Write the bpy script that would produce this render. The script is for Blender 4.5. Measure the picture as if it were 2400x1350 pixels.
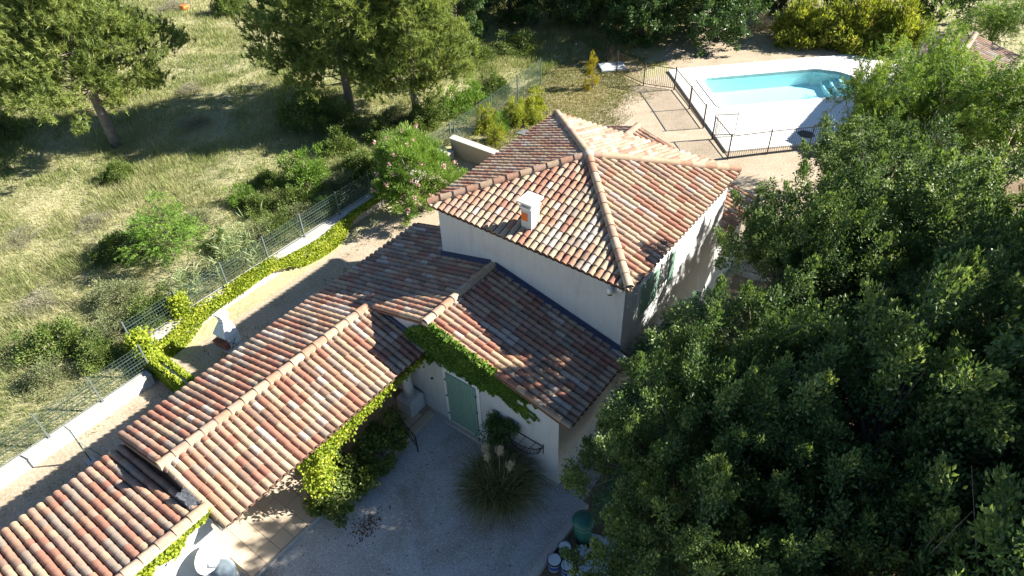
import bpy, math, random
import numpy as np
from mathutils import Matrix, Vector

for o in list(bpy.data.objects):
    bpy.data.objects.remove(o)
scn = bpy.context.scene
COL = scn.collection
R = math.radians

# ------------------------------------------------------------------ camera
# House frame: x across the house (right), y along the long wing (away), z up, yard level 0.
cam_d = bpy.data.cameras.new('camera')
cam = bpy.data.objects.new('camera', cam_d)
COL.objects.link(cam)
cam_d.sensor_width = 36.0
cam_d.lens = 24.81
cam_d.clip_start = 0.1
cam_d.clip_end = 2000
fw = Vector((-0.46856856, 0.59310102, -0.65473253)).normalized()
rt = Vector((0.80016817, 0.59902421, -0.03001497)).normalized()
up = rt.cross(fw)
CAMP = Vector((12.719, -12.2355, 17.306))
M = Matrix((rt, up, -fw)).transposed().to_4x4()
M.translation = CAMP
cam.matrix_world = M
scn.camera = cam
PXM = 706.0

# ------------------------------------------------------------------ sky, sun, exposure
SUN_EL = R(32.5)
sun_dir = Vector((0.739 * math.cos(SUN_EL), 0.674 * math.cos(SUN_EL), math.sin(SUN_EL)))
w = bpy.data.worlds.new('World')
scn.world = w
w.use_nodes = True
wn = w.node_tree
sky = wn.nodes.new('ShaderNodeTexSky')
sky.sky_type = 'NISHITA'
sky.sun_disc = False
sky.sun_elevation = SUN_EL
sky.sun_rotation = math.atan2(0.739, 0.674)
sky.altitude = 300
sky.air_density = 1.0
sky.dust_density = 0.1
sky.ozone_density = 3.0
bg = wn.nodes['Background']
bg.inputs['Strength'].default_value = 0.05
wn.links.new(sky.outputs[0], bg.inputs['Color'])
sl = bpy.data.lights.new('sun', 'SUN')
sl.energy = 5.0
sl.angle = R(0.53)
sl.color = (1.0, 0.93, 0.82)
so = bpy.data.objects.new('sun', sl)
COL.objects.link(so)
so.rotation_euler = (-sun_dir).to_track_quat('-Z', 'Y').to_euler()
scn.view_settings.view_transform = 'Standard'
scn.view_settings.look = 'None'
scn.view_settings.exposure = 1.7
scn.view_settings.gamma = 1.0
scn.view_settings.use_curve_mapping = False
scn.cycles.max_bounces = 8
scn.cycles.transparent_max_bounces = 6
scn.cycles.transmission_bounces = 4
scn.cycles.caustics_refractive = False
scn.cycles.caustics_reflective = False

# ------------------------------------------------------------------ materials
def new_mat(name):
    m = bpy.data.materials.new(name)
    m.use_nodes = True
    nt = m.node_tree
    return m, nt, nt.nodes['Principled BSDF']

def ramp(nt, fac, stops):
    r = nt.nodes.new('ShaderNodeValToRGB')
    els = r.color_ramp.elements
    while len(els) < len(stops):
        els.new(0.5)
    for e, (p, c) in zip(els, stops):
        e.position = p
        e.color = (c[0], c[1], c[2], 1)
    nt.links.new(fac, r.inputs[0])
    return r.outputs[0]

def noise(nt, scale, detail=4.0, rough=0.6, vec=None, dist=0.0):
    n = nt.nodes.new('ShaderNodeTexNoise')
    n.inputs['Scale'].default_value = scale
    n.inputs['Detail'].default_value = detail
    n.inputs['Roughness'].default_value = rough
    n.inputs['Distortion'].default_value = dist
    if vec is not None:
        nt.links.new(vec, n.inputs['Vector'])
    return n.outputs[0]

def posn(nt):
    return nt.nodes.new('ShaderNodeNewGeometry').outputs['Position']

def mixc(nt, fac, a, b, mode='MIX'):
    m = nt.nodes.new('ShaderNodeMix')
    m.data_type = 'RGBA'
    m.blend_type = mode
    for s, v in ((0, fac), (6, a), (7, b)):
        if hasattr(v, 'is_linked'):
            nt.links.new(v, m.inputs[s])
        elif isinstance(v, (int, float)):
            m.inputs[s].default_value = v
        else:
            m.inputs[s].default_value = (v[0], v[1], v[2], 1)
    return m.outputs[2]

def bump(nt, bs, height, strength, dist):
    b = nt.nodes.new('ShaderNodeBump')
    b.inputs['Strength'].default_value = strength
    b.inputs['Distance'].default_value = dist
    nt.links.new(height, b.inputs['Height'])
    nt.links.new(b.outputs[0], bs.inputs['Normal'])

def speckle(name, cols, s1, s2, rough=0.9, bstr=0.0, bdist=0.01, bscale=None, amount=0.5, spec=0.3):
    """large blotches (s1) blended with fine grain (s2)"""
    m, nt, bs = new_mat(name)
    p = posn(nt)
    a = ramp(nt, noise(nt, s1, 5, 0.65, p, 0.4), [(0.3, cols[0]), (0.5, cols[1]), (0.7, cols[2])])
    b = ramp(nt, noise(nt, s2, 3, 0.7, p), [(0.32, cols[3]), (0.5, cols[1]), (0.68, cols[4])])
    c = mixc(nt, amount, a, b)
    nt.links.new(c, bs.inputs['Base Color'])
    bs.inputs['Roughness'].default_value = rough
    bs.inputs['Specular IOR Level'].default_value = spec
    if bstr:
        bump(nt, bs, noise(nt, bscale or s2, 4, 0.7, p), bstr, bdist)
    return m

def paint(name, col, rough=0.5, metal=0.0, var=0.12, scale=3.0, spec=0.5):
    m, nt, bs = new_mat(name)
    p = posn(nt)
    d = [c * (1 - var) for c in col]
    l = [min(1, c * (1 + var)) for c in col]
    c = ramp(nt, noise(nt, scale, 5, 0.65, p), [(0.3, d), (0.7, l)])
    nt.links.new(c, bs.inputs['Base Color'])
    bs.inputs['Roughness'].default_value = rough
    bs.inputs['Metallic'].default_value = metal
    bs.inputs['Specular IOR Level'].default_value = spec
    return m

def tile_mat(name, col):
    m, nt, bs = new_mat(name)
    p = posn(nt)
    d = [c * 0.78 for c in col]
    l = [min(1, c * 1.12) for c in col]
    base = ramp(nt, noise(nt, 6, 5, 0.7, p), [(0.3, d), (0.7, l)])
    lich = ramp(nt, noise(nt, 38, 4, 0.75, p), [(0.53, (0, 0, 0)), (0.68, (1, 1, 1))])
    g = col[0] * 0.33 + col[1] * 0.33 + col[2] * 0.33
    c1 = mixc(nt, lich, base, (g * 0.42 + 0.02, g * 0.40 + 0.02, g * 0.36 + 0.018))
    pale = ramp(nt, noise(nt, 21, 5, 0.8, p, 0.6), [(0.62, (0, 0, 0)), (0.74, (0.7, 0.7, 0.7))])
    c2 = mixc(nt, pale, c1, (0.5, 0.45, 0.37))
    nt.links.new(c2, bs.inputs['Base Color'])
    bs.inputs['Roughness'].default_value = 0.85
    bs.inputs['Specular IOR Level'].default_value = 0.25
    bump(nt, bs, noise(nt, 45, 3, 0.6, p), 0.35, 0.006)
    return m

def leaf_mat(name, stops, trans=0.3, rough=0.45, tcol=None, spec=0.4):
    m, nt, bs = new_mat(name)
    at = nt.nodes.new('ShaderNodeAttribute')
    at.attribute_name = 'rnd'
    c = ramp(nt, at.outputs['Fac'], stops)
    nt.links.new(c, bs.inputs['Base Color'])
    bs.inputs['Roughness'].default_value = rough
    bs.inputs['Specular IOR Level'].default_value = spec
    tr = nt.nodes.new('ShaderNodeBsdfTranslucent')
    t = mixc(nt, 1.0, c, tcol or (1.0, 1.0, 0.55), 'MULTIPLY')
    nt.links.new(t, tr.inputs['Color'])
    mx = nt.nodes.new('ShaderNodeMixShader')
    mx.inputs[0].default_value = trans
    nt.links.new(bs.outputs[0], mx.inputs[1])
    nt.links.new(tr.outputs[0], mx.inputs[2])
    nt.links.new(mx.outputs[0], nt.nodes['Material Output'].inputs['Surface'])
    return m

MT = {}
MT['field'] = speckle('field_soil', [(0.25, 0.245, 0.135), (0.34, 0.32, 0.185), (0.41, 0.37, 0.235), (0.21, 0.23, 0.11), (0.45, 0.41, 0.28)], 0.35, 7, 1.0, 0.6, 0.06, 9, 0.55, 0.1)
MT['alley'] = speckle('dry_gravel', [(0.25, 0.20, 0.135), (0.38, 0.315, 0.235), (0.45, 0.385, 0.30), (0.19, 0.15, 0.10), (0.56, 0.49, 0.40)], 0.9, 13, 1.0, 0.7, 0.02, 30, 0.55, 0.1)
MT['court'] = speckle('grey_gravel', [(0.33, 0.335, 0.345), (0.42, 0.425, 0.435), (0.47, 0.475, 0.48), (0.24, 0.245, 0.25), (0.66, 0.66, 0.66)], 0.6, 32, 1.0, 0.8, 0.02, 34, 0.6, 0.1)
def gravel_extra(m):
    nt = m.node_tree
    bs = nt.nodes['Principled BSDF']
    src = bs.inputs['Base Color'].links[0].from_socket
    p = posn(nt)
    br = ramp(nt, noise(nt, 0.45, 6, 0.7, p, 0.8), [(0.44, (0, 0, 0)), (0.66, (0.75, 0.75, 0.75))])
    c = mixc(nt, br, src, (0.25, 0.21, 0.175))
    st = ramp(nt, noise(nt, 26, 2, 0.8, p), [(0.56, (0, 0, 0)), (0.68, (1, 1, 1))])
    c = mixc(nt, st, c, (0.72, 0.71, 0.69))
    dk_ = ramp(nt, noise(nt, 19, 3, 0.8, p, 0.5), [(0.56, (0, 0, 0)), (0.70, (0.8, 0.8, 0.8))])
    nt.links.new(mixc(nt, dk_, c, (0.16, 0.15, 0.14)), bs.inputs['Base Color'])
gravel_extra(MT['court'])
MT['litter'] = speckle('leaf_litter', [(0.13, 0.09, 0.055), (0.20, 0.15, 0.10), (0.26, 0.205, 0.14), (0.09, 0.06, 0.035), (0.31, 0.24, 0.165)], 0.8, 16, 1.0, 0.8, 0.03, 18, 0.55, 0.1)
MT['lawn'] = speckle('short_turf', [(0.24, 0.21, 0.11), (0.32, 0.27, 0.165), (0.40, 0.335, 0.23), (0.18, 0.17, 0.075), (0.45, 0.385, 0.275)], 0.5, 14, 1.0, 0.7, 0.03, 20, 0.5, 0.1)
MT['render'] = speckle('cream_render', [(0.50, 0.51, 0.51), (0.55, 0.56, 0.56), (0.58, 0.59, 0.59), (0.52, 0.53, 0.53), (0.58, 0.59, 0.59)], 0.8, 26, 0.95, 0.25, 0.004, 60, 0.4, 0.15)
def weather(m):
    nt = m.node_tree
    bs = nt.nodes['Principled BSDF']
    src = bs.inputs['Base Color'].links[0].from_socket
    mp = nt.nodes.new('ShaderNodeMapping')
    mp.inputs['Scale'].default_value = (1, 1, 0.12)
    nt.links.new(posn(nt), mp.inputs['Vector'])
    st = ramp(nt, noise(nt, 4.5, 6, 0.7, mp.outputs[0], 0.3), [(0.50, (0, 0, 0)), (0.75, (0.45, 0.45, 0.45))])
    c = mixc(nt, st, src, (0.36, 0.34, 0.30))
    bl = ramp(nt, noise(nt, 1.1, 6, 0.75, posn(nt), 0.8), [(0.52, (0, 0, 0)), (0.72, (0.35, 0.35, 0.35))])
    nt.links.new(mixc(nt, bl, c, (0.42, 0.40, 0.36)), bs.inputs['Base Color'])
weather(MT['render'])
MT['tanwall'] = speckle('tan_render', [(0.33, 0.29, 0.235), (0.39, 0.345, 0.285), (0.43, 0.39, 0.33), (0.34, 0.30, 0.25), (0.43, 0.385, 0.325)], 0.9, 14, 0.95, amount=0.4)
MT['white'] = paint('white_paint', (0.78, 0.77, 0.74), 0.7, var=0.05)
MT['deck'] = speckle('white_decking_slab', [(0.70, 0.68, 0.64), (0.76, 0.745, 0.71), (0.79, 0.775, 0.74), (0.72, 0.705, 0.67), (0.79, 0.775, 0.745)], 0.6, 10, 0.85, 0, amount=0.3, spec=0.2)
MT['shell'] = paint('pool_shell', (0.70, 0.86, 0.87), 0.4, var=0.03)
MT['conc'] = speckle('grey_concrete', [(0.36, 0.34, 0.31), (0.43, 0.41, 0.38), (0.49, 0.47, 0.43), (0.32, 0.30, 0.27), (0.53, 0.51, 0.47)], 1.2, 14, 0.95, 0.4, 0.008, 24, 0.5, 0.15)
MT['terrace'] = speckle('beige_stone_tile', [(0.47, 0.385, 0.285), (0.53, 0.44, 0.335), (0.57, 0.485, 0.38), (0.46, 0.38, 0.285), (0.58, 0.49, 0.385)], 1.1, 9, 0.7, 0, amount=0.35, spec=0.25)
MT['joint'] = paint('tile_joint', (0.30, 0.25, 0.19), 0.95)
MT['shutter'] = paint('green_shutter_paint', (0.20, 0.335, 0.27), 0.55, var=0.10, scale=7)
MT['iron'] = paint('black_iron', (0.022, 0.021, 0.02), 0.5, 0.3, 0.2)
MT['rust_iron'] = paint('brown_iron', (0.035, 0.027, 0.023), 0.55, 0.3, 0.25)
MT['fgreen'] = paint('green_coated_steel', (0.075, 0.115, 0.10), 0.5, 0.1, 0.15)
MT['fgrey'] = paint('grey_green_post', (0.15, 0.18, 0.18), 0.5, 0.2, 0.15)
MT['flash'] = paint('blue_bitumen_flashing', (0.035, 0.05, 0.10), 0.45, 0.0, 0.3, 12)
MT['lead'] = paint('grey_lead_patch', (0.06, 0.068, 0.08), 0.75, 0.0, 0.3, 18)
MT['deckd'] = paint('roof_underlay', (0.16, 0.085, 0.06), 0.95, var=0.25, scale=14)
MT['chan'] = tile_mat('channel_tile', (0.13, 0.075, 0.052))  # darker than the cover tiles: shade of the gaps put into the colour
MT['brick'] = paint('red_brick', (0.30, 0.10, 0.06), 0.9, var=0.25, scale=18)
MT['orange'] = paint('orange_paint', (0.75, 0.16, 0.02), 0.5, var=0.12)
MT['black'] = paint('black_rubber', (0.02, 0.02, 0.022), 0.6, var=0.2)
MT['dishw'] = paint('dish_white', (0.75, 0.75, 0.74), 0.4, var=0.04)
MT['dishg'] = paint('dish_grey', (0.20, 0.25, 0.29), 0.35, 0.3, 0.1)
MT['slab'] = paint('pale_blue_slab', (0.52, 0.58, 0.64), 0.6, var=0.08)
MT['bluepaint'] = paint('blue_label', (0.03, 0.08, 0.32), 0.4, var=0.2)
MT['tin'] = paint('white_tin', (0.45, 0.49, 0.55), 0.4, 0.1, 0.1)
MT['bin'] = paint('green_plastic', (0.02, 0.12, 0.09), 0.4, var=0.1)
MT['wood'] = paint('brown_wood', (0.20, 0.13, 0.08), 0.8, var=0.3, scale=14)
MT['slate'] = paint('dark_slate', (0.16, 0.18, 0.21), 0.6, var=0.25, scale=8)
MT['ember'] = paint('soot', (0.03, 0.028, 0.026), 0.9, var=0.3)

def bark(name, c1, c2):
    m, nt, bs = new_mat(name)
    mp = nt.nodes.new('ShaderNodeMapping')
    mp.inputs['Scale'].default_value = (1, 1, 0.35)
    nt.links.new(posn(nt), mp.inputs['Vector'])
    n = noise(nt, 14, 5, 0.75, mp.outputs[0], 0.5)
    nt.links.new(ramp(nt, n, [(0.3, c1), (0.65, c2)]), bs.inputs['Base Color'])
    bs.inputs['Roughness'].default_value = 0.95
    bump(nt, bs, n, 0.8, 0.03)
    return m
MT['barkp'] = bark('pine_bark', (0.10, 0.08, 0.075), (0.30, 0.25, 0.23))
MT['barko'] = bark('oak_bark', (0.07, 0.06, 0.05), (0.22, 0.19, 0.16))

MT['oak'] = leaf_mat('oak_leaves', [(0.0, (0.045, 0.092, 0.034)), (0.4, (0.095, 0.165, 0.054)), (0.75, (0.175, 0.255, 0.082)), (1.0, (0.31, 0.38, 0.14))], 0.40, 0.48, (1.0, 1.0, 0.5), spec=0.4)
MT['oakd'] = leaf_mat('dark_oak_leaves', [(0.0, (0.037, 0.079, 0.023)), (0.5, (0.072, 0.138, 0.040)), (1.0, (0.161, 0.248, 0.072))], 0.28, 0.38)
MT['fea'] = leaf_mat('feathery_leaves', [(0.0, (0.033, 0.083, 0.041)), (0.5, (0.063, 0.149, 0.063)), (1.0, (0.128, 0.254, 0.090))], 0.25, 0.5, (0.9, 1.0, 0.6))
MT['rob'] = leaf_mat('locust_leaves', [(0.0, (0.088, 0.161, 0.029)), (0.5, (0.161, 0.266, 0.048)), (0.9, (0.266, 0.371, 0.064)), (1.0, (0.386, 0.354, 0.080))], 0.45, 0.5)
MT['pine'] = leaf_mat('pine_needles', [(0.0, (0.12, 0.175, 0.050)), (0.5, (0.235, 0.30, 0.085)), (1.0, (0.40, 0.45, 0.14))], 0.45, 0.5)
MT['hedge'] = leaf_mat('yellow_hedge_leaves', [(0.0, (0.14, 0.18, 0.025)), (0.5, (0.27, 0.32, 0.045)), (0.85, (0.43, 0.45, 0.075)), (1.0, (0.40, 0.29, 0.10))], 0.45, 0.5)
MT['ole'] = leaf_mat('oleander_leaves', [(0.0, (0.105, 0.194, 0.035)), (0.5, (0.194, 0.324, 0.057)), (1.0, (0.324, 0.437, 0.097))], 0.38, 0.45)
MT['pink'] = leaf_mat('pink_petals', [(0.0, (0.55, 0.25, 0.29)), (1.0, (0.78, 0.52, 0.53))], 0.3, 0.6, (1, 0.8, 0.8))
MT['ivy'] = leaf_mat('yellow_green_creeper', [(0.0, (0.15, 0.22, 0.018)), (0.3, (0.27, 0.36, 0.028)), (0.7, (0.40, 0.47, 0.045)), (1.0, (0.58, 0.60, 0.10))], 0.45, 0.5)
MT['ivyd'] = leaf_mat('green_creeper', [(0.0, (0.063, 0.127, 0.014)), (0.5, (0.115, 0.218, 0.023)), (1.0, (0.218, 0.322, 0.040))], 0.3, 0.5)
MT['bush'] = leaf_mat('bush_leaves', [(0.0, (0.068, 0.118, 0.025)), (0.5, (0.131, 0.193, 0.041)), (1.0, (0.248, 0.304, 0.083))], 0.35, 0.5)
MT['bushg'] = leaf_mat('grey_bush_leaves', [(0.0, (0.124, 0.152, 0.068)), (0.5, (0.193, 0.228, 0.103)), (1.0, (0.331, 0.344, 0.179))], 0.35, 0.6)
MT['bushl'] = leaf_mat('bright_bush_leaves', [(0.0, (0.083, 0.166, 0.025)), (0.5, (0.152, 0.276, 0.041)), (1.0, (0.276, 0.400, 0.068))], 0.35, 0.5)
MT['yel'] = leaf_mat('golden_shrub_leaves', [(0.0, (0.240, 0.216, 0.014)), (0.5, (0.408, 0.348, 0.024)), (1.0, (0.576, 0.504, 0.060))], 0.3, 0.5)
MT['yelg'] = leaf_mat('lime_shrub_leaves', [(0.0, (0.172, 0.215, 0.026)), (0.5, (0.315, 0.372, 0.043)), (1.0, (0.543, 0.529, 0.072))], 0.3, 0.5)
MT['grass'] = leaf_mat('field_grass', [(0.0, (0.16, 0.22, 0.07)), (0.35, (0.29, 0.335, 0.13)), (0.7, (0.42, 0.425, 0.22)), (1.0, (0.58, 0.54, 0.36))], 0.4, 0.8, (1, 1, 0.7), 0.1)
MT['turfb'] = leaf_mat('short_grass', [(0.0, (0.108, 0.138, 0.030)), (0.5, (0.192, 0.216, 0.060)), (1.0, (0.408, 0.348, 0.156))], 0.3, 0.8, (1, 0.95, 0.7), 0.1)
MT['reed'] = leaf_mat('cane_leaves', [(0.0, (0.156, 0.221, 0.078)), (0.5, (0.260, 0.338, 0.143)), (1.0, (0.520, 0.520, 0.312))], 0.3, 0.6)
MT['pamp'] = leaf_mat('pampas_blades', [(0.0, (0.08, 0.10, 0.035)), (0.5, (0.17, 0.19, 0.08)), (0.8, (0.30, 0.29, 0.15)), (1.0, (0.50, 0.44, 0.28))], 0.25, 0.6)
MT['plume'] = leaf_mat('pampas_plume', [(0.0, (0.45, 0.39, 0.30)), (1.0, (0.68, 0.62, 0.52))], 0.35, 0.9)
MT['dry'] = leaf_mat('dry_leaves', [(0.0, (0.08, 0.035, 0.02)), (1.0, (0.22, 0.12, 0.06))], 0.1, 0.8)
MT['thyme'] = leaf_mat('pale_grey_weeds', [(0.0, (0.20, 0.19, 0.13)), (1.0, (0.40, 0.37, 0.28))], 0.25, 0.8)

# water: clear tinted surface, light passes straight through
m, nt, bs = new_mat('pool_water')
nt.nodes.remove(bs)
tp = nt.nodes.new('ShaderNodeBsdfTransparent')
tp.inputs[0].default_value = (0.70, 0.97, 0.98, 1)
gl = nt.nodes.new('ShaderNodeBsdfGlossy')
gl.inputs['Roughness'].default_value = 0.03
bm_ = nt.nodes.new('ShaderNodeBump')
bm_.inputs['Strength'].default_value = 0.10
bm_.inputs['Distance'].default_value = 0.03
nt.links.new(noise(nt, 3.0, 3, 0.5, posn(nt)), bm_.inputs['Height'])
nt.links.new(bm_.outputs[0], gl.inputs['Normal'])
lwn = nt.nodes.new('ShaderNodeLayerWeight')
pw = nt.nodes.new('ShaderNodeMath')
pw.operation = 'POWER'
pw.inputs[1].default_value = 4.0
nt.links.new(lwn.outputs['Facing'], pw.inputs[0])
fr = nt.nodes.new('ShaderNodeMath')
fr.operation = 'MULTIPLY_ADD'
fr.inputs[1].default_value = 0.7
fr.inputs[2].default_value = 0.02
nt.links.new(pw.outputs[0], fr.inputs[0])
mx = nt.nodes.new('ShaderNodeMixShader')
nt.links.new(fr.outputs[0], mx.inputs[0])
nt.links.new(tp.outputs[0], mx.inputs[1])
nt.links.new(gl.outputs[0], mx.inputs[2])
nt.links.new(mx.outputs[0], nt.nodes['Material Output'].inputs['Surface'])
MT['water'] = m

# ------------------------------------------------------------------ mesh helpers
def link(o, parent=None):
    COL.objects.link(o)
    if parent is not None:
        o.parent = parent
    return o

def np_mesh(name, V, F, mats, rnd=None, smooth=False, midx=None):
    """V (n,3) array, F (m,k) int array"""
    V = np.asarray(V, dtype=np.float32)
    F = np.asarray(F, dtype=np.int32)
    me = bpy.data.meshes.new(name)
    k = F.shape[1]
    me.vertices.add(len(V))
    me.vertices.foreach_set('co', V.ravel())
    me.loops.add(F.size)
    me.loops.foreach_set('vertex_index', F.ravel())
    me.polygons.add(len(F))
    me.polygons.foreach_set('loop_start', np.arange(0, F.size, k, dtype=np.int32))
    if midx is not None:
        me.polygons.foreach_set('material_index', np.asarray(midx, dtype=np.int32))
    me.polygons.foreach_set('use_smooth', np.full(len(F), smooth, dtype=bool))
    me.update(calc_edges=True)
    for mm in (mats if isinstance(mats, (list, tuple)) else [mats]):
        me.materials.append(MT[mm])
    if rnd is not None:
        a = me.attributes.new('rnd', 'FLOAT', 'FACE')
        a.data.foreach_set('value', np.asarray(rnd, dtype=np.float32))
    return me

def np_obj(name, V, F, mats, parent=None, rnd=None, smooth=False, midx=None):
    return link(bpy.data.objects.new(name, np_mesh(name, V, F, mats, rnd, smooth, midx)), parent)

class MB:
    def __init__(s):
        s.v = []
        s.f = []
    def quad(s, *pts):
        n = len(s.v)
        s.v += [tuple(p) for p in pts]
        s.f.append(tuple(range(n, n + len(pts))))
    def box(s, x0, x1, y0, y1, z0, z1):
        n = len(s.v)
        s.v += [(x0, y0, z0), (x1, y0, z0), (x1, y1, z0), (x0, y1, z0), (x0, y0, z1), (x1, y0, z1), (x1, y1, z1), (x0, y1, z1)]
        s.f += [tuple(n + i for i in q) for q in ((0, 3, 2, 1), (4, 5, 6, 7), (0, 1, 5, 4), (1, 2, 6, 5), (2, 3, 7, 6), (3, 0, 4, 7))]
    def obox(s, c, ax, ay, az, hx, hy, hz):
        """oriented box: centre, unit axes, half sizes"""
        c, ax, ay, az = Vector(c), Vector(ax), Vector(ay), Vector(az)
        n = len(s.v)
        for k in (-1, 1):
            for i, j in ((-1, -1), (1, -1), (1, 1), (-1, 1)):
                s.v.append(tuple(c + ax * hx * i + ay * hy * j + az * hz * k))
        s.f += [tuple(n + i for i in q) for q in ((0, 3, 2, 1), (4, 5, 6, 7), (0, 1, 5, 4), (1, 2, 6, 5), (2, 3, 7, 6), (3, 0, 4, 7))]
    def bar(s, a, b, t, t2=None):
        a, b = Vector(a), Vector(b)
        d = b - a
        L = d.length
        d.normalize()
        u = d.cross(Vector((0, 0, 1)))
        if u.length < 1e-4:
            u = Vector((1, 0, 0))
        u.normalize()
        s.obox((a + b) / 2, d, u, d.cross(u), L / 2, t / 2, (t2 or t) / 2)
    def tube(s, pts, rad, n=6, cap=True):
        pts = [Vector(p) for p in pts]
        base = len(s.v)
        ref = Vector((0.31, 0.22, 0.93))
        for i, p in enumerate(pts):
            d = (pts[min(i + 1, len(pts) - 1)] - pts[max(i - 1, 0)]).normalized()
            u = d.cross(ref)
            if u.length < 1e-3:
                u = d.cross(Vector((1, 0, 0)))
            u.normalize()
            v = d.cross(u)
            r = rad[i] if hasattr(rad, '__len__') else rad
            for k in range(n):
                a = 2 * math.pi * k / n
                s.v.append(tuple(p + (u * math.cos(a) + v * math.sin(a)) * r))
        for i in range(len(pts) - 1):
            for k in range(n):
                k2 = (k + 1) % n
                s.f.append((base + i * n + k, base + i * n + k2, base + (i + 1) * n + k2, base + (i + 1) * n + k))
        if cap:
            s.f.append(tuple(base + k for k in range(n - 1, -1, -1)))
            e = base + (len(pts) - 1) * n
            s.f.append(tuple(e + k for k in range(n)))
    def prism(s, poly, z0, z1):
        n = len(s.v)
        k = len(poly)
        s.v += [(p[0], p[1], z0) for p in poly] + [(p[0], p[1], z1) for p in poly]
        s.f.append(tuple(n + i for i in range(k - 1, -1, -1)))
        s.f.append(tuple(n + k + i for i in range(k)))
        for i in range(k):
            j = (i + 1) % k
            s.f.append((n + i, n + j, n + k + j, n + k + i))
    def mesh(s, name, mat, smooth=False):
        me = bpy.data.meshes.new(name)
        me.from_pydata(s.v, [], s.f)
        me.materials.append(MT[mat])
        if smooth:
            me.polygons.foreach_set('use_smooth', [True] * len(me.polygons))
        me.update()
        return me
    def build(s, name, mat, parent=None, smooth=False, bevel=0):
        o = link(bpy.data.objects.new(name, s.mesh(name, mat, smooth)), parent)
        if bevel:
            b = o.modifiers.new('bevel', 'BEVEL')
            b.width = bevel
            b.segments = 2
            b.limit_method = 'ANGLE'
        return o

def tag(o, label=None, cat=None, group=None, kind=None):
    if label: o['label'] = label
    if cat: o['category'] = cat
    if group: o['group'] = group
    if kind: o['kind'] = kind
    return o

def thing(name, loc, label, cat, group=None, rz=0.0):
    e = bpy.data.objects.new(name, None)
    COL.objects.link(e)
    e.location = loc
    e.rotation_euler = (0, 0, rz)
    e.empty_display_size = 0.2
    return tag(e, label, cat, group)

def boxpart(name, mat, parent, x0, x1, y0, y1, z0, z1, bevel=0):
    b = MB()
    b.box(x0, x1, y0, y1, z0, z1)
    return b.build(name, mat, parent, bevel=bevel)

def unit(a):
    return a / np.maximum(np.linalg.norm(a, axis=-1, keepdims=True), 1e-6)

def leaves(rg, C, D, L, W, fold=0.25, jitter=0.5):
    """rhombic leaves: centres C, direction hints D, length L, width W (scalars or arrays)"""
    n = len(C)
    L = np.broadcast_to(np.asarray(L, float), (n,)) * rg.uniform(0.7, 1.25, n)
    W = np.broadcast_to(np.asarray(W, float), (n,)) * rg.uniform(0.75, 1.2, n)
    d = unit(D + rg.normal(0, jitter, (n, 3)))
    s = unit(np.cross(d, rg.normal(0, 0.8, (n, 3)) + np.array([0, 0, 1.0])))
    nn = np.cross(d, s)
    b = C - d * (L / 2)[:, None]
    t = C + d * (L / 2)[:, None]
    mid = C + nn * (W * fold)[:, None] - d * (L * 0.05)[:, None]
    l = mid + s * (W / 2)[:, None]
    r = mid - s * (W / 2)[:, None]
    V = np.stack([b, l, t, r], 1).reshape(-1, 3)
    F = np.arange(4 * n).reshape(n, 4)
    return V, F

# ------------------------------------------------------------------ ground
def sstep(t):
    t = np.clip(t, 0, 1)
    return t * t * (3 - 2 * t)

# pool frame: origin at deck corner, e1 along the pool, e2 across
PO = Vector((-3.68, 23.66, 0))
E1 = Vector((0.716, 0.698, 0)).normalized()
E2 = Vector((0.698, -0.716, 0)).normalized()
def pp(a, b, z=0.0):
    q = PO + E1 * a + E2 * b
    return (q.x, q.y, z)

def ground_h(x, y):
    x = np.asarray(x, float)
    y = np.asarray(y, float)
    left = sstep((-7.0 - x) / 1.2) * (1 - sstep((y - 9.5) / 4.0))
    far = sstep((-9.5 - x) / 4.0)
    wav = 0.16 * np.sin(x * 0.43 + 1.3) * np.cos(y * 0.37) + 0.07 * np.sin(x * 1.3 + y * 0.9)
    a = (x - PO.x) * E1.x + (y - PO.y) * E1.y
    b = (x - PO.x) * E2.x + (y - PO.y) * E2.y
    pit = (a > 0.75) & (a < 10.3) & (b > 0.8) & (b < 6.0)
    return np.where(pit, -1.6, -0.012 + 0.28 * left + far * wav)

gx = np.concatenate([[-400, -200, -110], np.arange(-64, 40.01, 0.8), [70, 150, 400]])
gy = np.concatenate([[-400, -150, -60], np.arange(-24, 70.01, 0.8), [110, 200, 400]])
GX, GY = np.meshgrid(gx, gy)
V = np.stack([GX, GY, ground_h(GX, GY)], -1).reshape(-1, 3)
nx = len(gx)
ii, jj = np.meshgrid(np.arange(nx - 1), np.arange(len(gy) - 1))
a = (jj * nx + ii).ravel()
F = np.stack([a, a + 1, a + 1 + nx, a + nx], 1)
tag(np_obj('ground', V, F, 'field', smooth=True), 'dry grassy ground of the field and garden', None, None, 'structure')

def vnoise(x, y, sc, seed):
    """smooth value noise 0..1"""
    g = np.random.default_rng(seed).uniform(0, 1, (256, 256))
    x = np.asarray(x, float) / sc + 91.7
    y = np.asarray(y, float) / sc + 37.3
    i, j = np.floor(x).astype(int), np.floor(y).astype(int)
    u, v = sstep(x - i), sstep(y - j)
    A, B = g[i % 256, j % 256], g[(i + 1) % 256, j % 256]
    C_, D_ = g[i % 256, (j + 1) % 256], g[(i + 1) % 256, (j + 1) % 256]
    return (A * (1 - u) + B * u) * (1 - v) + (C_ * (1 - u) + D_ * u) * v

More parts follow.
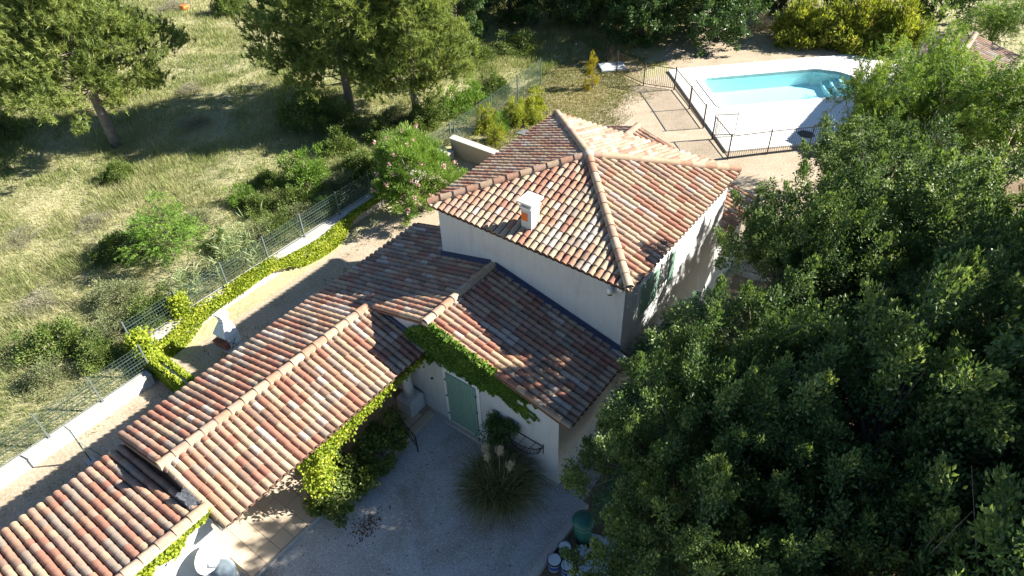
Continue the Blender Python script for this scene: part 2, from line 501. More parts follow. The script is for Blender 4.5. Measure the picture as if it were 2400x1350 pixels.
def sheet(name, poly, z, mat, label, rag=0.0):
    pts = []
    for i in range(len(poly)):
        p, q = poly[i], poly[(i + 1) % len(poly)]
        L = math.hypot(q[0] - p[0], q[1] - p[1])
        n = max(1, int(L / 0.22)) if rag and L < 30 else 1
        for k in range(n):
            x, y = p[0] + (q[0] - p[0]) * k / n, p[1] + (q[1] - p[1]) * k / n
            if rag:
                x += rag * 2.4 * (float(vnoise(x, y, 1.3, 1)) - .5) + rag * 1.6 * (float(vnoise(x, y, .3, 2)) - .5)
                y += rag * 2.4 * (float(vnoise(x, y, 1.3, 3)) - .5) + rag * 1.6 * (float(vnoise(x, y, .3, 4)) - .5)
            pts.append((x, y, z))
    b = MB()
    b.quad(*pts)
    o = b.build(name, mat)
    return tag(o, label, None, None, 'structure')

sheet('gravel_yard', [(-6.9, -16), (-2.0, -16), (-2.0, 8.5), (3.0, 9.0), (9.0, 9.0), (9.6, 16), (10.5, 21), (12.0, 26.2), (3.1, 17.4), (-3.3, 23.6), (-4.6, 21.6), (-4.3, 19.0), (-4.6, 16.5), (-2.0, 12.2), (-4.5, 9.9), (-6.9, 9.6)], 0.000, 'alley', 'pale dry gravel of the yard and side alley', 0.16)
sheet('earth_path', [(-3.3, 24.0), (4.2, 31.0), (9.5, 36), (-2.5, 37.0), (-5.8, 30.0), (-5.2, 25.2)], 0.000, 'alley', 'dry earth path beyond the pool', 0.16)
sheet('grove_floor', [(7.0, -9.0), (30, -9), (30, 22), (9.2, 22), (8.0, 9.0), (7.0, 9.0)], 0.004, 'litter', 'brown leaf litter under the grove', 0.2)
sheet('gravel_court', [(1.2, -18), (9, -18), (7.35, -2.5), (7.2, 3.0), (6.4, 3.0), (6.4, -2.4), (1.2, -2.4)], 0.008, 'court', 'grey gravel courtyard in shade')
sheet('lawn', [(-8.2, 10.0), (-5.5, 9.75), (-2.6, 12.4), (-4.9, 17.2), (-4.4, 21.0), (-5.6, 25), (-9.4, 24.0)], 0.004, 'lawn', 'thin turf behind the tall roof', 0.35)

# ------------------------------------------------------------------ roof tiles
rng = random.Random(7)
PAL = {
    'red': (0.31, 0.135, 0.095), 'orange': (0.37, 0.205, 0.135), 'pink': (0.38, 0.25, 0.19), 'buff': (0.42, 0.315, 0.21),
    'cream': (0.46, 0.37, 0.265), 'brown': (0.22, 0.145, 0.11), 'grey': (0.27, 0.23, 0.19), 'pale': (0.46, 0.41, 0.36)}
for k in PAL:
    PAL[k] = tuple(c * 0.78 + m_ * 0.22 for c, m_ in zip(PAL[k], (0.365, 0.235, 0.165)))
PN = list(PAL)
for k in PN:
    MT['t_' + k] = tile_mat('tile_' + k, PAL[k])
TL, TE, TP = 0.365, 0.288, 0.205    # tile length, exposed length, column pitch

def tile_geo(r0, r1, L, hgt=0.92, n=8, th=0.015):
    v, f = [], []
    for y, r in ((0, r0), (L, r1)):
        for i in range(n):
            a = math.pi * i / (n - 1)
            v.append((-r * math.cos(a), y, r * hgt * math.sin(a)))
    def ring(r, y):
        k = len(v)
        for i in range(n):
            a = math.pi * i / (n - 1)
            v.append((-r * math.cos(a), y, r * hgt * math.sin(a)))
        return k
    for i in range(n - 1):
        f.append((i, i + 1, n + i + 1, n + i))
    a0, a1 = ring(r0, 0), ring(r0 - th, 0)
    for i in range(n - 1):
        f.append((a1 + i, a1 + i + 1, a0 + i + 1, a0 + i))
    b0, b1 = ring(r0 - th, 0), ring(r0 - th, L * 0.5)
    for i in range(n - 1):
        f.append((b1 + i, b1 + i + 1, b0 + i + 1, b0 + i))
    return np.array(v), np.array(f)

TV, TF = tile_geo(0.0955, 0.084, TL, 1.0)
RV, RF = tile_geo(0.135, 0.115, 0.46, 0.85)
TILE_ME, RIDGE_ME = {}, {}
for k in PN:
    TILE_ME[k] = np_mesh('roof_tile', TV, TF, 't_' + k, smooth=True)
    RIDGE_ME[k] = np_mesh('ridge_tile', RV, RF, 't_' + k, smooth=True)
MIX_A = ['buff'] * 6 + ['cream'] * 7 + ['pink'] * 5 + ['orange'] * 5 + ['red'] * 3 + ['pale'] * 2 + ['grey'] * 1 + ['brown']
MIX_B = ['buff'] * 4 + ['pink'] * 5 + ['orange'] * 4 + ['red'] * 5 + ['pale'] * 2 + ['grey'] * 4 + ['brown'] * 4
MIX_R = ['buff'] * 4 + ['pink'] * 4 + ['orange'] * 3 + ['cream'] * 2

class Roof:
    """collects tile placements of one roof part; basis columns a (along eave), s (up slope), n (normal)"""
    def __init__(s, deck):
        s.deck = deck
        s.tiles = []
        s.ch_v, s.ch_f = [], []
    def plane(s, o, a, sl, width, Lfun, mix, extra=0.0):
        o, a, sl = Vector(o), Vector(a).normalized(), Vector(sl).normalized()
        n = a.cross(sl).normalized()
        if n.z < 0:
            n = -n
        nc = int(round(width / TP))
        pitch = width / nc
        for c in range(nc):
            t = (c + 0.5) * pitch
            L = Lfun(t)
            j = 0
            pick = rng.random()
            while j * TE < L - 0.10:
                d = j * TE
                ln = min(TL, L - d + 0.05)
                sc = ln / TL
                if sc < 0.2:
                    break
                p = o + a * (t + rng.uniform(-.008, .008)) + sl * (d + rng.uniform(-.015, .015)) + n * (0.020 + rng.uniform(0, .006))
                tilt = -0.045 / max(sc, 0.5)
                y = (sl * math.cos(tilt) + n * math.sin(tilt))
                x = (a + y * rng.uniform(-.03, .03)).normalized()
                z = x.cross(y)
                if z.z < 0:
                    x = -x
                    z = -z
                if j == 0 or rng.random() > 0.3:
                    colr = rng.choice(mix)
                s.tiles.append((p, x, y, z, sc, colr))
                j += 1
            # channel strip between this column and the next
            tc = (c + 1) * pitch
            Lc = min(L, Lfun(min(tc, width - 1e-3)))
            if Lc > 0.2:
                b = len(s.ch_v)
                for yy in (-0.03, Lc):
                    for dx, dz in ((-0.075, 0.035), (-0.03, 0.004), (0.03, 0.004), (0.075, 0.035)):
                        s.ch_v.append(o + a * (tc + dx) + sl * yy + n * dz)
                for q in range(3):
                    s.ch_f.append((b + q, b + q + 1, b + 5 + q, b + 4 + q))
    def flush(s):
        if s.ch_v:
            o = np_obj('channel_tiles', [tuple(v) for v in s.ch_v], s.ch_f, 'chan', s.deck, smooth=True)
            o['kind'] = 'stuff'

def ridge_run(parent, p0, p1, mix=MIX_R, scale=1.0, lift=0.03):
    p0, p1 = Vector(p0), Vector(p1)
    d = (p1 - p0)
    L = d.length
    d.normalize()
    x = d.cross(Vector((0, 0, 1))).normalized()
    z = x.cross(d)
    n = max(1, int(round(L / 0.40)))
    for i in range(n):
        o = link(bpy.data.objects.new('ridge_tile', RIDGE_ME[rng.choice(mix)]), parent)
        p = p0 + d * (L * i / n) + z * (lift + rng.uniform(0, .008))
        y = (d - z * 0.03).normalized()
        m = Matrix((x, y, x.cross(y))).transposed().to_4x4()
        m.translation = p
        o.matrix_basis = m @ Matrix.Diagonal((scale, L / n / 0.40, scale, 1))
    # mortar bed under the ridge tiles
    b = MB()
    pts = [p0 + z * (-0.03), p1 + z * (-0.03)]
    b.bar(pts[0], pts[1], 0.20, 0.13)
    b.build('mortar_bed', 'mortar', parent)

MT['mortar'] = speckle('lime_mortar', [(0.36, 0.31, 0.25), (0.43, 0.375, 0.31), (0.49, 0.43, 0.36), (0.32, 0.27, 0.21), (0.50, 0.44, 0.37)], 2, 18, 0.95, amount=0.5)

def place_tiles(roofs, cap=300):
    recs = []
    for rf in roofs:
        for t in rf.tiles:
            d = (t[0] + t[2] * 0.2 - CAMP)
            vis = max(0.05, -(t[3].dot(d.normalized())))
            recs.append((d.length / math.sqrt(vis), rf, t))
    recs.sort(key=lambda q: q[0])
    for _, rf, (p, x, y, z, sc, col) in recs[:cap]:
        o = link(bpy.data.objects.new('roof_tile', TILE_ME[col]), rf.deck)
        m = Matrix((x, y, z)).transposed().to_4x4()
        m.translation = p
        o.matrix_basis = m @ Matrix.Diagonal((1, sc, 1, 1))
    rest = recs[cap:]
    by = {}
    for _, rf, t in rest:
        by.setdefault(id(rf), (rf, []))[1].append(t)
    for rf, ts in by.values():
        Vs, Fs, mi = [], [], []
        for q, (p, x, y, z, sc, col) in enumerate(ts):
            B = np.array([x, y * sc, z])
            Vs.append(TV @ B + np.array(p))
            Fs.append(TF + q * len(TV))
            mi.append(np.full(len(TF), PN.index(col)))
        o = np_obj('roof_tile_field', np.concatenate(Vs), np.concatenate(Fs), ['t_' + k for k in PN], rf.deck, smooth=True, midx=np.concatenate(mi))
        o['kind'] = 'stuff'

def deck_poly(name, polys, parent, th=0.09, mat='deckd'):
    b = MB()
    for poly in polys:
        P3 = [Vector(p) for p in poly]
        n = (P3[1] - P3[0]).cross(P3[2] - P3[0]).normalized()
        if n.z < 0:
            P3.reverse()
            n = -n
        k = len(P3)
        base = len(b.v)
        b.v += [tuple(p) for p in P3] + [tuple(p - Vector((0, 0, th))) for p in P3]
        b.f.append(tuple(base + i for i in range(k)))
        b.f.append(tuple(base + k + i for i in range(k - 1, -1, -1)))
        for i in range(k):
            j = (i + 1) % k
            b.f.append((base + i, base + k + i, base + k + j, base + j))
    return b.build(name, mat, parent)

# ------------------------------------------------------------------ main house
house = thing('house', (0, 0, 0), 'cream rendered house with tall pyramid-roofed block and lower gabled sections, clay tile roofs', 'house')
S, ZE, ZA = 6.8, 5.56, 6.63
SLT = (ZA - ZE) / (S / 2)

def wallbox(parent, x0, x1, y0, y1, z0, z1, name='wall'):
    return boxpart(name, 'render', parent, x0, x1, y0, y1, z0, z1)

tall_wall = wallbox(house, 0.2, 6.6, 0.2, 6.6, 0, ZE - 0.02)
# mid section body: gable prism along y
ZL, SLL, XL = 2.83, 0.27, -2.42
def zleft(x):
    return ZL + SLL * (x - XL)
XM, ZM = 2.23, 4.085
XR, ZR_ = 6.87, 3.00
def zmid(x):
    return zleft(x) if x <= XM else ZM + (ZR_ - ZM) * (x - XM) / (XR - XM)
b = MB()
for (ya, yb) in ((-2.65, 0.195),):
    prof = [(-2.2, 0), (6.5, 0), (6.5, zmid(6.5) - 0.1), (XM, ZM - 0.1), (-2.2, zleft(-2.2) - 0.1)]
    k = len(prof)
    b.v = [(x, ya, z) for x, z in prof] + [(x, yb, z) for x, z in prof]
    b.f = [tuple(range(k)), tuple(range(2 * k - 1, k - 1, -1))] + [(i, k + i, k + (i + 1) % k, (i + 1) % k) for i in range(k)]
b.build('wall', 'render', house)
# left lower section beside the tall block
b = MB()
prof = [(-2.2, 0), (0.195, 0), (0.195, zleft(0.195) - 0.1), (-2.2, zleft(-2.2) - 0.1)]
k = 4
b.v = [(x, 0.196, z) for x, z in prof] + [(x, 1.6, z) for x, z in prof]
b.f = [tuple(range(k)), tuple(range(2 * k - 1, k - 1, -1))] + [(i, k + i, k + (i + 1) % k, (i + 1) % k) for i in range(k)]
b.build('wall', 'render', house)
# back extension
XBR, ZBR, XBT, ZBT = 6.75, 2.93, 1.8, 4.33
b = MB()
prof = [(0.3, 0), (6.45, 0), (6.45, 2.9), (XBT, ZBT - 0.12), (0.3, 3.75)]
k = 5
b.v = [(x, 6.602, z) for x, z in prof] + [(x, 9.4, z) for x, z in prof]
b.f = [tuple(range(k)), tuple(range(2 * k - 1, k - 1, -1))] + [(i, k + i, k + (i + 1) % k, (i + 1) % k) for i in range(k)]
b.build('wall', 'render', house)

house_roofs = []
# tall pyramid roof
C = Vector((S / 2, S / 2, ZA))
cs = [Vector((0, 0, ZE)), Vector((S, 0, ZE)), Vector((S, S, ZE)), Vector((0, S, ZE))]
dk = deck_poly('roof', [[cs[i], cs[(i + 1) % 4], C] for i in range(4)], house, 0.07)
rf = Roof(dk)
csl = math.hypot(1, SLT)
for i, (o, al, sp) in enumerate([((0, 0, ZE), (1, 0, 0), (0, 1, SLT)), ((S, 0, ZE), (0, 1, 0), (-1, 0, SLT)), ((S, S, ZE), (-1, 0, 0), (0, -1, SLT)), ((0, S, ZE), (0, -1, 0), (1, 0, SLT))]):
    so_ = Vector(sp).normalized()
    rf.plane(Vector(o) - so_ * 0.04, al, sp, S, lambda t: min(t, S - t) * csl + 0.04, MIX_A)
house_roofs.append(rf)
for c in cs:
    d = (C - c)
    ridge_run(dk, c + d * 0.005 + Vector((0, 0, 0.055)), C + Vector((0, 0, 0.06)), scale=0.95)
b = MB()
b.tube([C + Vector((0, 0, 0.02)), C + Vector((0, 0, 0.17)), C + Vector((0, 0, 0.21))], [0.2, 0.15, 0.05], 10)
b.build('apex_cap', 'mortar', dk, smooth=True)
boxpart('eave_cornice', 'render', house, 0.1, 6.7, 0.1, 6.7, ZE - 0.16, ZE - 0.075)

# mid roof (gable along y), left slope shared line with the wing, right slope
Y0, Y1 = -2.8, 0.2
dk = deck_poly('roof', [[(XM, Y0, ZM), (XR, Y0, ZR_), (XR, Y1, ZR_), (XM, Y1, ZM)], [(XL, Y0, ZL), (XM, Y0, ZM), (XM, Y1, ZM), (XL, Y1, ZL)], [(XL, Y1, ZL), (0.2, Y1, zleft(0.2)), (0.2, 1.7, zleft(0.2)), (XL, 1.7, ZL)]], house, 0.07)
rf = Roof(dk)
Lm = math.hypot(XR - XM, ZM - ZR_)
rf.plane((XR + 0.04, Y0, ZR_ - 0.01), (0, 1, 0), (XM - XR, 0, ZM - ZR_), Y1 - Y0, lambda t: Lm, MIX_B)
Lw = math.hypot(XM - XL, ZM - ZL)
rf.plane((XL - 0.04, Y0, ZL - 0.01), (0, 1, 0), (XM - XL, 0, ZM - ZL), Y1 - Y0, lambda t: Lw, MIX_B)
Lw2 = math.hypot(0.2 - XL, zleft(0.2) - ZL)
rf.plane((XL - 0.04, Y1, ZL - 0.01), (0, 1, 0), (XM - XL, 0, ZM - ZL), 1.5, lambda t: Lw2, MIX_B)
house_roofs.append(rf)
ridge_run(dk, (XM, Y0 - 0.04, ZM + 0.06), (XM, Y1 - 0.01, ZM + 0.06))
# flashing against the tall wall
for (xa, xb) in ((0.1, XM - 0.08), (XM + 0.08, 6.62)):
    b = MB()
    za, zb = zmid(xa) + 0.10, zmid(xb) + 0.10
    b.quad((xa, 0.03, za - 0.02), (xb, 0.03, zb - 0.02), (xb, 0.185, zb + 0.03), (xa, 0.185, za + 0.03))
    b.quad((xa, 0.185, za + 0.03), (xb, 0.185, zb + 0.03), (xb, 0.192, zb + 0.16), (xa, 0.192, za + 0.16))
    b.build('flashing', 'flash', house)

# back extension roof
dk = deck_poly('roof', [[(XBT, 6.6, ZBT), (XBR, 6.6, ZBR), (XBR, 9.6, ZBR), (XBT, 9.6, ZBT)], [(0.0, 6.6, 3.83), (XBT, 6.6, ZBT), (XBT, 9.6, ZBT), (0.0, 9.6, 3.83)]], house, 0.07)
rf = Roof(dk)
rf.plane((XBR + 0.04, 6.6, ZBR - 0.01), (0, 1, 0), (XBT - XBR, 0, ZBT - ZBR), 3.0, lambda t: math.hypot(XBT - XBR, ZBT - ZBR), MIX_B)
rf.plane((-0.04, 6.6, 3.82), (0, 1, 0), (XBT, 0, ZBT - 3.83), 3.0, lambda t: math.hypot(XBT, ZBT - 3.83), MIX_B)
house_roofs.append(rf)
ridge_run(dk, (XBT, 9.64, ZBT + 0.06), (XBT, 6.62, ZBT + 0.06))
for rf in house_roofs:
    rf.flush()
place_tiles(house_roofs)

# chimney on the tall roof
ch = boxpart('chimney', 'render', house, 3.12, 3.46, 0.45, 0.83, 5.55, 6.42)
boxpart('chimney_collar', 'white', ch, 3.08, 3.50, 0.41, 0.87, 6.42, 6.47)
for cx in (3.14, 3.44):
    for cy in (0.47, 0.81):
        boxpart('cap_leg', 'render', ch, cx - 0.03, cx + 0.03, cy - 0.03, cy + 0.03, 6.47, 6.60)
boxpart('flue_pot', 'ember', ch, 3.2, 3.38, 0.53, 0.75, 6.47, 6.58)
boxpart('cap_slab', 'white', ch, 3.03, 3.55, 0.36, 0.92, 6.60, 6.66, 0.008)
boxpart('soot_door', 'orange', ch, 3.13, 3.33, 0.435, 0.449, 6.02, 6.27)
b = MB()
b.tube([(3.51, 0.64, 5.95), (3.53, 0.66, 6.1), (3.50, 0.66, 6.25)], 0.008, 5)
b.build('cable', 'black', ch)
# dome camera and alarm box under the front eave
cm = thing('security_camera', (6.22, 0.2, 5.12), 'white dome security camera under the eave of the tall block', 'camera')
b = MB(); b.box(-0.03, 0.03, -0.13, 0.0, 0.16, 0.22); b.build('bracket', 'dishw', cm)
b = MB(); b.tube([(0, -0.12, 0.2), (0, -0.12, 0.17), (0, -0.12, 0.06), (0, -0.12, 0.03)], [0.04, 0.075, 0.085, 0.08], 12); b.build('housing', 'dishw', cm, smooth=True)
b = MB(); b.tube([(0, -0.12, 0.03), (0, -0.12, -0.03), (0, -0.12, -0.065)], [0.075, 0.065, 0.02], 12); b.build('lens_dome', 'black', cm, smooth=True)
o = boxpart('junction_box', 'dishw', None, 6.40, 6.56, 0.10, 0.197, 5.29, 5.40, 0.01)
tag(o, 'small white junction box at the corner beside the dome camera', 'box')

# right wall of the tall block: shutters, windows, door canopy
def shutter_pair(y0, y1, z0, z1):
    wd = boxpart('window', 'white', house, 6.60, 6.625, y0 - 0.1, y1 + 0.1, z0 - 0.1, z1 + 0.1)
    n = 8
    for i in range(n):
        ya = y0 + (y1 - y0) * i / n
        boxpart('shutter_plank', 'shutter', wd, 6.626, 6.66, ya + 0.006, ya + (y1 - y0) / n - 0.006, z0, z1)
shutter_pair(1.05, 2.05, 3.75, 4.85)
shutter_pair(2.75, 3.05, 3.75, 4.85)
boxpart('window', 'white', house, 6.6, 6.63, 5.0, 5.45, 4.3, 4.9)
boxpart('door_lintel', 'white', house, 6.6, 6.66, 1.6, 3.2, 2.2, 2.36)
dr = boxpart('door', 'shutter', house, 6.6, 6.64, 1.75, 3.05, 0.1, 2.2)

# front courtyard wall: glazed door closed by green shutters
YW = -2.65
dr = boxpart('door', 'white', house, 2.50, 3.85, YW - 0.035, YW - 0.001, 0.1, 2.45)
sh = boxpart('shutter_frame', 'shutter', dr, 2.62, 3.73, YW - 0.045, YW - 0.036, 0.2, 2.33)
npl = 12
for i in range(npl):
    xa = 2.62 + 1.11 * i / npl
    g = 0.007 if i != npl // 2 else 0.012
    boxpart('plank', 'shutter', dr, xa + g, xa + 1.11 / npl - 0.005, YW - 0.075, YW - 0.046, 0.2, 2.33)
for xx in (2.60, 3.75):
    for zz in (0.5, 1.3, 2.0):
        boxpart('hinge', 'iron', dr, xx - 0.03, xx + 0.03, YW - 0.09, YW - 0.076, zz, zz + 0.05)
boxpart('door_sill', 'conc', house, 2.40, 3.95, YW - 0.16, YW - 0.002, 0.012, 0.098)
boxpart('plinth', 'conc', house, 1.6, 6.49, YW - 0.05, YW - 0.0015, 0.01, 0.2 - 0.11)
tag(boxpart('wall_lamp_stub', 'black', None, 1.98, 2.04, YW - 0.06, YW - 0.002, 1.62, 1.66), 'tiny dark fixture on the white wall left of the green shutters', 'fixture')

# ------------------------------------------------------------------ porch wing
wing = thing('porch_wing', (0, 0, 0), 'long low porch wing with gabled clay tile roof reaching from the house to the garage', 'porch')
YA, YB = -9.6, -2.8
XWR, ZWR, XWT, ZWT = -0.135, None, 1.99, None
XT = -0.135
ZT = zleft(XT)
ZRT = ZT - 0.27 * (1.99 - XT)
dk = deck_poly('roof', [[(XL, YA, ZL), (XT, YA, ZT), (XT, YB, ZT), (XL, YB, ZL)], [(XT, YA, ZT), (1.99, YA, ZRT), (1.99, YB + 0.13, ZRT), (XT, YB + 0.13, ZT)]], wing, 0.07)
rf = Roof(dk)
rf.plane((XL - 0.04, YA, ZL - 0.01), (0, 1, 0), (XT - XL, 0, ZT - ZL), YB - YA, lambda t: math.hypot(XT - XL, ZT - ZL), MIX_B)
rf.plane((1.99 + 0.04, YA, ZRT - 0.01), (0, 1, 0), (XT - 1.99, 0, ZT - ZRT), YB - YA + 0.1, lambda t: math.hypot(XT - 1.99, ZT - ZRT), MIX_A + MIX_B)
rf.flush()
place_tiles([rf])
ridge_run(dk, (XT, YA - 0.03, ZT + 0.06), (XT, YB - 0.05, ZT + 0.06))
wallbox(wing, -2.2, -1.95, YA + 0.1, -2.66, 0, ZL - 0.06)
boxpart('beam', 'wood', wing, 1.5, 1.68, YA + 0.1, -2.66, 2.6, 2.82)
b = MB()
b.quad((XT + 0.3, -2.76, zmid(XT + 0.3) + 0.06), (1.95, -2.76, ZT - 0.27 * (1.95 - XT) + 0.07), (1.95, -2.66, ZT - 0.27 * (1.95 - XT) + 0.20), (XT + 0.3, -2.66, ZT - 0.27 * 0.3 + 0.22))
b.build('flashing', 'flash', wing)
# end gable of the wing above the garage roof
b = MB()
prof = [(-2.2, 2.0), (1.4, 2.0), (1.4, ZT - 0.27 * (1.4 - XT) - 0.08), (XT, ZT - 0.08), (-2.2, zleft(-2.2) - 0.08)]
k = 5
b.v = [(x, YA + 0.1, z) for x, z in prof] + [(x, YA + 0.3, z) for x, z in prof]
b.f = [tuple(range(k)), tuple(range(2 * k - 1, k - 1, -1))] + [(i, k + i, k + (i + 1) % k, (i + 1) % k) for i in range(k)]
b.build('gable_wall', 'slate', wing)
b = MB()
b.bar((XL + 0.2, YA + 0.0, zleft(XL + 0.2) - 0.10), (XT, YA + 0.0, ZT - 0.10), 0.03, 0.14)
b.build('barge_board', 'wood', wing)
# column with square base
def column(x, y):
    c = MB()
    c.tube([(x, y, 0.75), (x, y, 1.2), (x, y, 2.55)], [0.16, 0.16, 0.145], 20)
    c.build('column', 'render', wing, smooth=True)
    boxpart('column_base', 'render', wing, x - 0.3, x + 0.3, y - 0.3, y + 0.3, 0.12, 0.70, 0.02)
    for z0, z1, s_, nm in ((0.70, 0.75, 0.26, 'column_plinth'), (2.55, 2.60, 0.24, 'column_capital')):
        boxpart(nm, 'render', wing, x - s_, x + s_, y - s_, y + s_, z0, z1)
column(1.27, -3.02)
# terrace slab with stone tiles
slab = boxpart('terrace', 'joint', None, -1.95, 1.74, -9.5, -2.66, 0.0, 0.10)
tag(slab, 'beige tiled terrace floor under the porch roof', None, None, 'structure')
TS = 0.46
tm = MB(); tm.box(0, TS - 0.012, 0, TS - 0.012, 0, 0.018)
tme = tm.mesh('floor_tile', 'terrace')
yy = -9.49
row = 0
while yy < -2.7 - TS:
    xx = 1.73 - TS
    while xx > -1.9:
        o = link(bpy.data.objects.new('floor_tile', tme), slab)
        o.location = (xx, yy, 0.1005 + rng.uniform(0, 0.003))
        xx -= TS
    yy += TS
boxpart('terrace_kerb', 'conc', slab, 1.742, 1.80, -9.5, -4.6, 0.0, 0.095)
boxpart('terrace_step', 'terrace', slab, 1.742, 1.98, -4.55, -2.75, 0.0, 0.06)

# ------------------------------------------------------------------ garage lean-to
gar = thing('garage', (0, 0, 0), 'lean-to garage with single-slope clay tile roof and white wall in the lower left corner', 'garage')
GY0, GY1 = -15.6, -9.62
GXL, GZL, GXR, GZR = -2.3, 2.58, 1.38, 3.12
wallbox(gar, -2.1, 1.40, GY0 + 0.2, GY1 - 0.02, 0, 2.50)
b = MB()
prof = [(-2.1, 2.502), (1.40, 2.502), (1.40, GZR - 0.02), (-2.1, 2.53)]
k = 4
b.v = [(x, GY0 + 0.2, z) for x, z in prof] + [(x, GY1 + 0.05, z) for x, z in prof]
b.f = [tuple(range(k)), tuple(range(2 * k - 1, k - 1, -1))] + [(i, k + i, k + (i + 1) % k, (i + 1) % k) for i in range(k)]
b.build('wall', 'render', gar)
dk = deck_poly('roof', [[(GXL, GY0, GZL), (GXR + 0.05, GY0, GZR + 0.005), (GXR + 0.05, GY1, GZR + 0.005), (GXL, GY1, GZL)]], gar, 0.03)
rf = Roof(dk)
rf.plane((GXL - 0.04, GY0, GZL - 0.005), (0, 1, 0), (GXR - GXL, 0, GZR - GZL), GY1 - GY0, lambda t: math.hypot(GXR - GXL, GZR - GZL), ['grey'] * 3 + ['pink'] * 5 + ['orange'] * 3 + ['buff'] * 3 + ['brown'] * 2 + ['red'] * 3)
rf.flush()
place_tiles([rf])
ridge_run(dk, (GXR + 0.06, GY0, GZR + 0.06), (GXR + 0.06, GY1 + 0.05, GZR + 0.06))
# crumpled lead where the roofs meet
rg = np.random.default_rng(3)
gn = 9
P_ = []
for i in range(gn):
    for j in range(gn):
        x = 0.7 + 0.55 * i / (gn - 1)
        y = -9.80 + 0.30 * j / (gn - 1)
        zg = GZL + (GZR - GZL) * (x - GXL) / (GXR - GXL)
        zw = ZT - 0.27 * (x - XT)
        z = max(zg, zw) if y < -9.6 else max(zg, zw)
        P_.append((x + rg.normal(0, .015), y + rg.normal(0, .015), z + 0.09 + rg.normal(0, 0.008)))
ff = [(i * gn + j, (i + 1) * gn + j, (i + 1) * gn + j + 1, i * gn + j + 1) for i in range(gn - 1) for j in range(gn - 1)]
np_obj('lead_patch', P_, ff, 'lead', gar)
b = MB()
b.quad((1.40, -9.66, 2.95), (1.62, -9.62, 2.92), (1.62, -9.45, 2.90), (1.40, -9.45, 3.0))
b.build('lead_patch', 'lead', gar)

# satellite dishes on the garage wall
def dish(loc, r, mat, label, aim, arm=True):
    t = thing('satellite_dish', loc, label, 'satellite dish', 'satellite dishes on the garage wall')
    aim = Vector(aim).normalized()
    u = aim.cross(Vector((0, 0, 1))).normalized()
    v = u.cross(aim)
    c = aim * 0.28
    nr, na = 5, 28
    V, F = [tuple(c)], []
    for i in range(1, nr + 1):
        q = i / nr
        for k in range(na):
            a = 2 * math.pi * k / na
            V.append(tuple(c + (u * math.cos(a) + v * math.sin(a)) * r * q + aim * (0.12 * r / 0.4 * q * q)))
    for k in range(na):
        F.append((0, 1 + k, 1 + (k + 1) % na, 1 + (k + 1) % na))
    for i in range(nr - 1):
        for k in range(na):
            k2 = (k + 1) % na
            F.append((1 + i * na + k, 1 + (i + 1) * na + k, 1 + (i + 1) * na + k2, 1 + i * na + k2))
    me = bpy.data.meshes.new('reflector')
    me.from_pydata(V, [], [tuple(dict.fromkeys(f)) for f in F])
    me.materials.append(MT[mat])
    me.polygons.foreach_set('use_smooth', [True] * len(me.polygons))
    o = link(bpy.data.objects.new('reflector', me), t)
    sd = o.modifiers.new('thick', 'SOLIDIFY')
    sd.thickness = 0.012
    b = MB(); b.bar((0, 0, -0.05), tuple(c), 0.05); b.build('mount', 'dishw', t)
    if arm:
        tip = c - v * r * 0.3 + aim * r * 1.0
        b = MB(); b.bar(tuple(c - v * r * 0.98 + aim * 0.1), tuple(tip), 0.035); b.build('arm', 'dishw', t)
        b = MB(); b.tube([tip, tip - aim * 0.10], [0.03, 0.045], 10); b.build('receiver', 'dishw', t)
dish((1.4, -10.25, 1.95), 0.36, 'dishw', 'white round satellite dish high on the garage wall with round shadow', (0.75, 0.25, 0.25))
dish((1.4, -10.15, 0.95), 0.42, 'dishg', 'grey-blue satellite dish with white arm below the white dish', (0.8, 0.15, 0.55))

# ------------------------------------------------------------------ foliage generators
def clump_cloud(rg, n, R, Rz, shell=0.5, lower=-0.55):
    out = []
    while len(out) < n:
        d = rg.normal(0, 1, 3)
        d /= np.linalg.norm(d)
        if d[2] < lower:
            continue
        r = shell + (1 - shell) * rg.uniform(0, 1) ** 0.6
        lump = 1 + 0.22 * math.sin(3.1 * d[0] + 1.7 * d[1] * 2 + R) + 0.15 * math.sin(5.3 * d[1] + 4.1 * d[2])
        out.append((d[0] * R * r * lump, d[1] * R * r * lump, d[2] * Rz * r * lump))
    return np.array(out)

def clump_leaves(rg, cl, nper, sig, L, W, upb=0.35, jitter=0.6, rsh=0.22):
    """leaves gathered round clump centres; rnd carries clump tint plus leaf tint"""
    n = len(cl)
    sg = sig * rg.uniform(0.7, 1.35, n)
    idx = np.repeat(np.arange(n), nper)
    off = rg.normal(0, 1, (n * nper, 3))
    off = unit(off) * (rg.uniform(0, 1, (n * nper, 1)) ** 0.5)
    off[:, 2] *= 0.75
    C = cl[idx] + off * sg[idx][:, None] * 1.7
    ctr = cl.mean(0)
    D = unit(C - ctr) * 0.7 + unit(off) * 0.6 + np.array([0, 0, upb])
    V, F = leaves(rg, C, D, L, W, jitter=jitter)
    tint = rg.uniform(0.25, 0.75, n)
    rnd = np.clip(tint[idx] + rg.normal(0, rsh, n * nper), 0, 1)
    return V, F, rnd

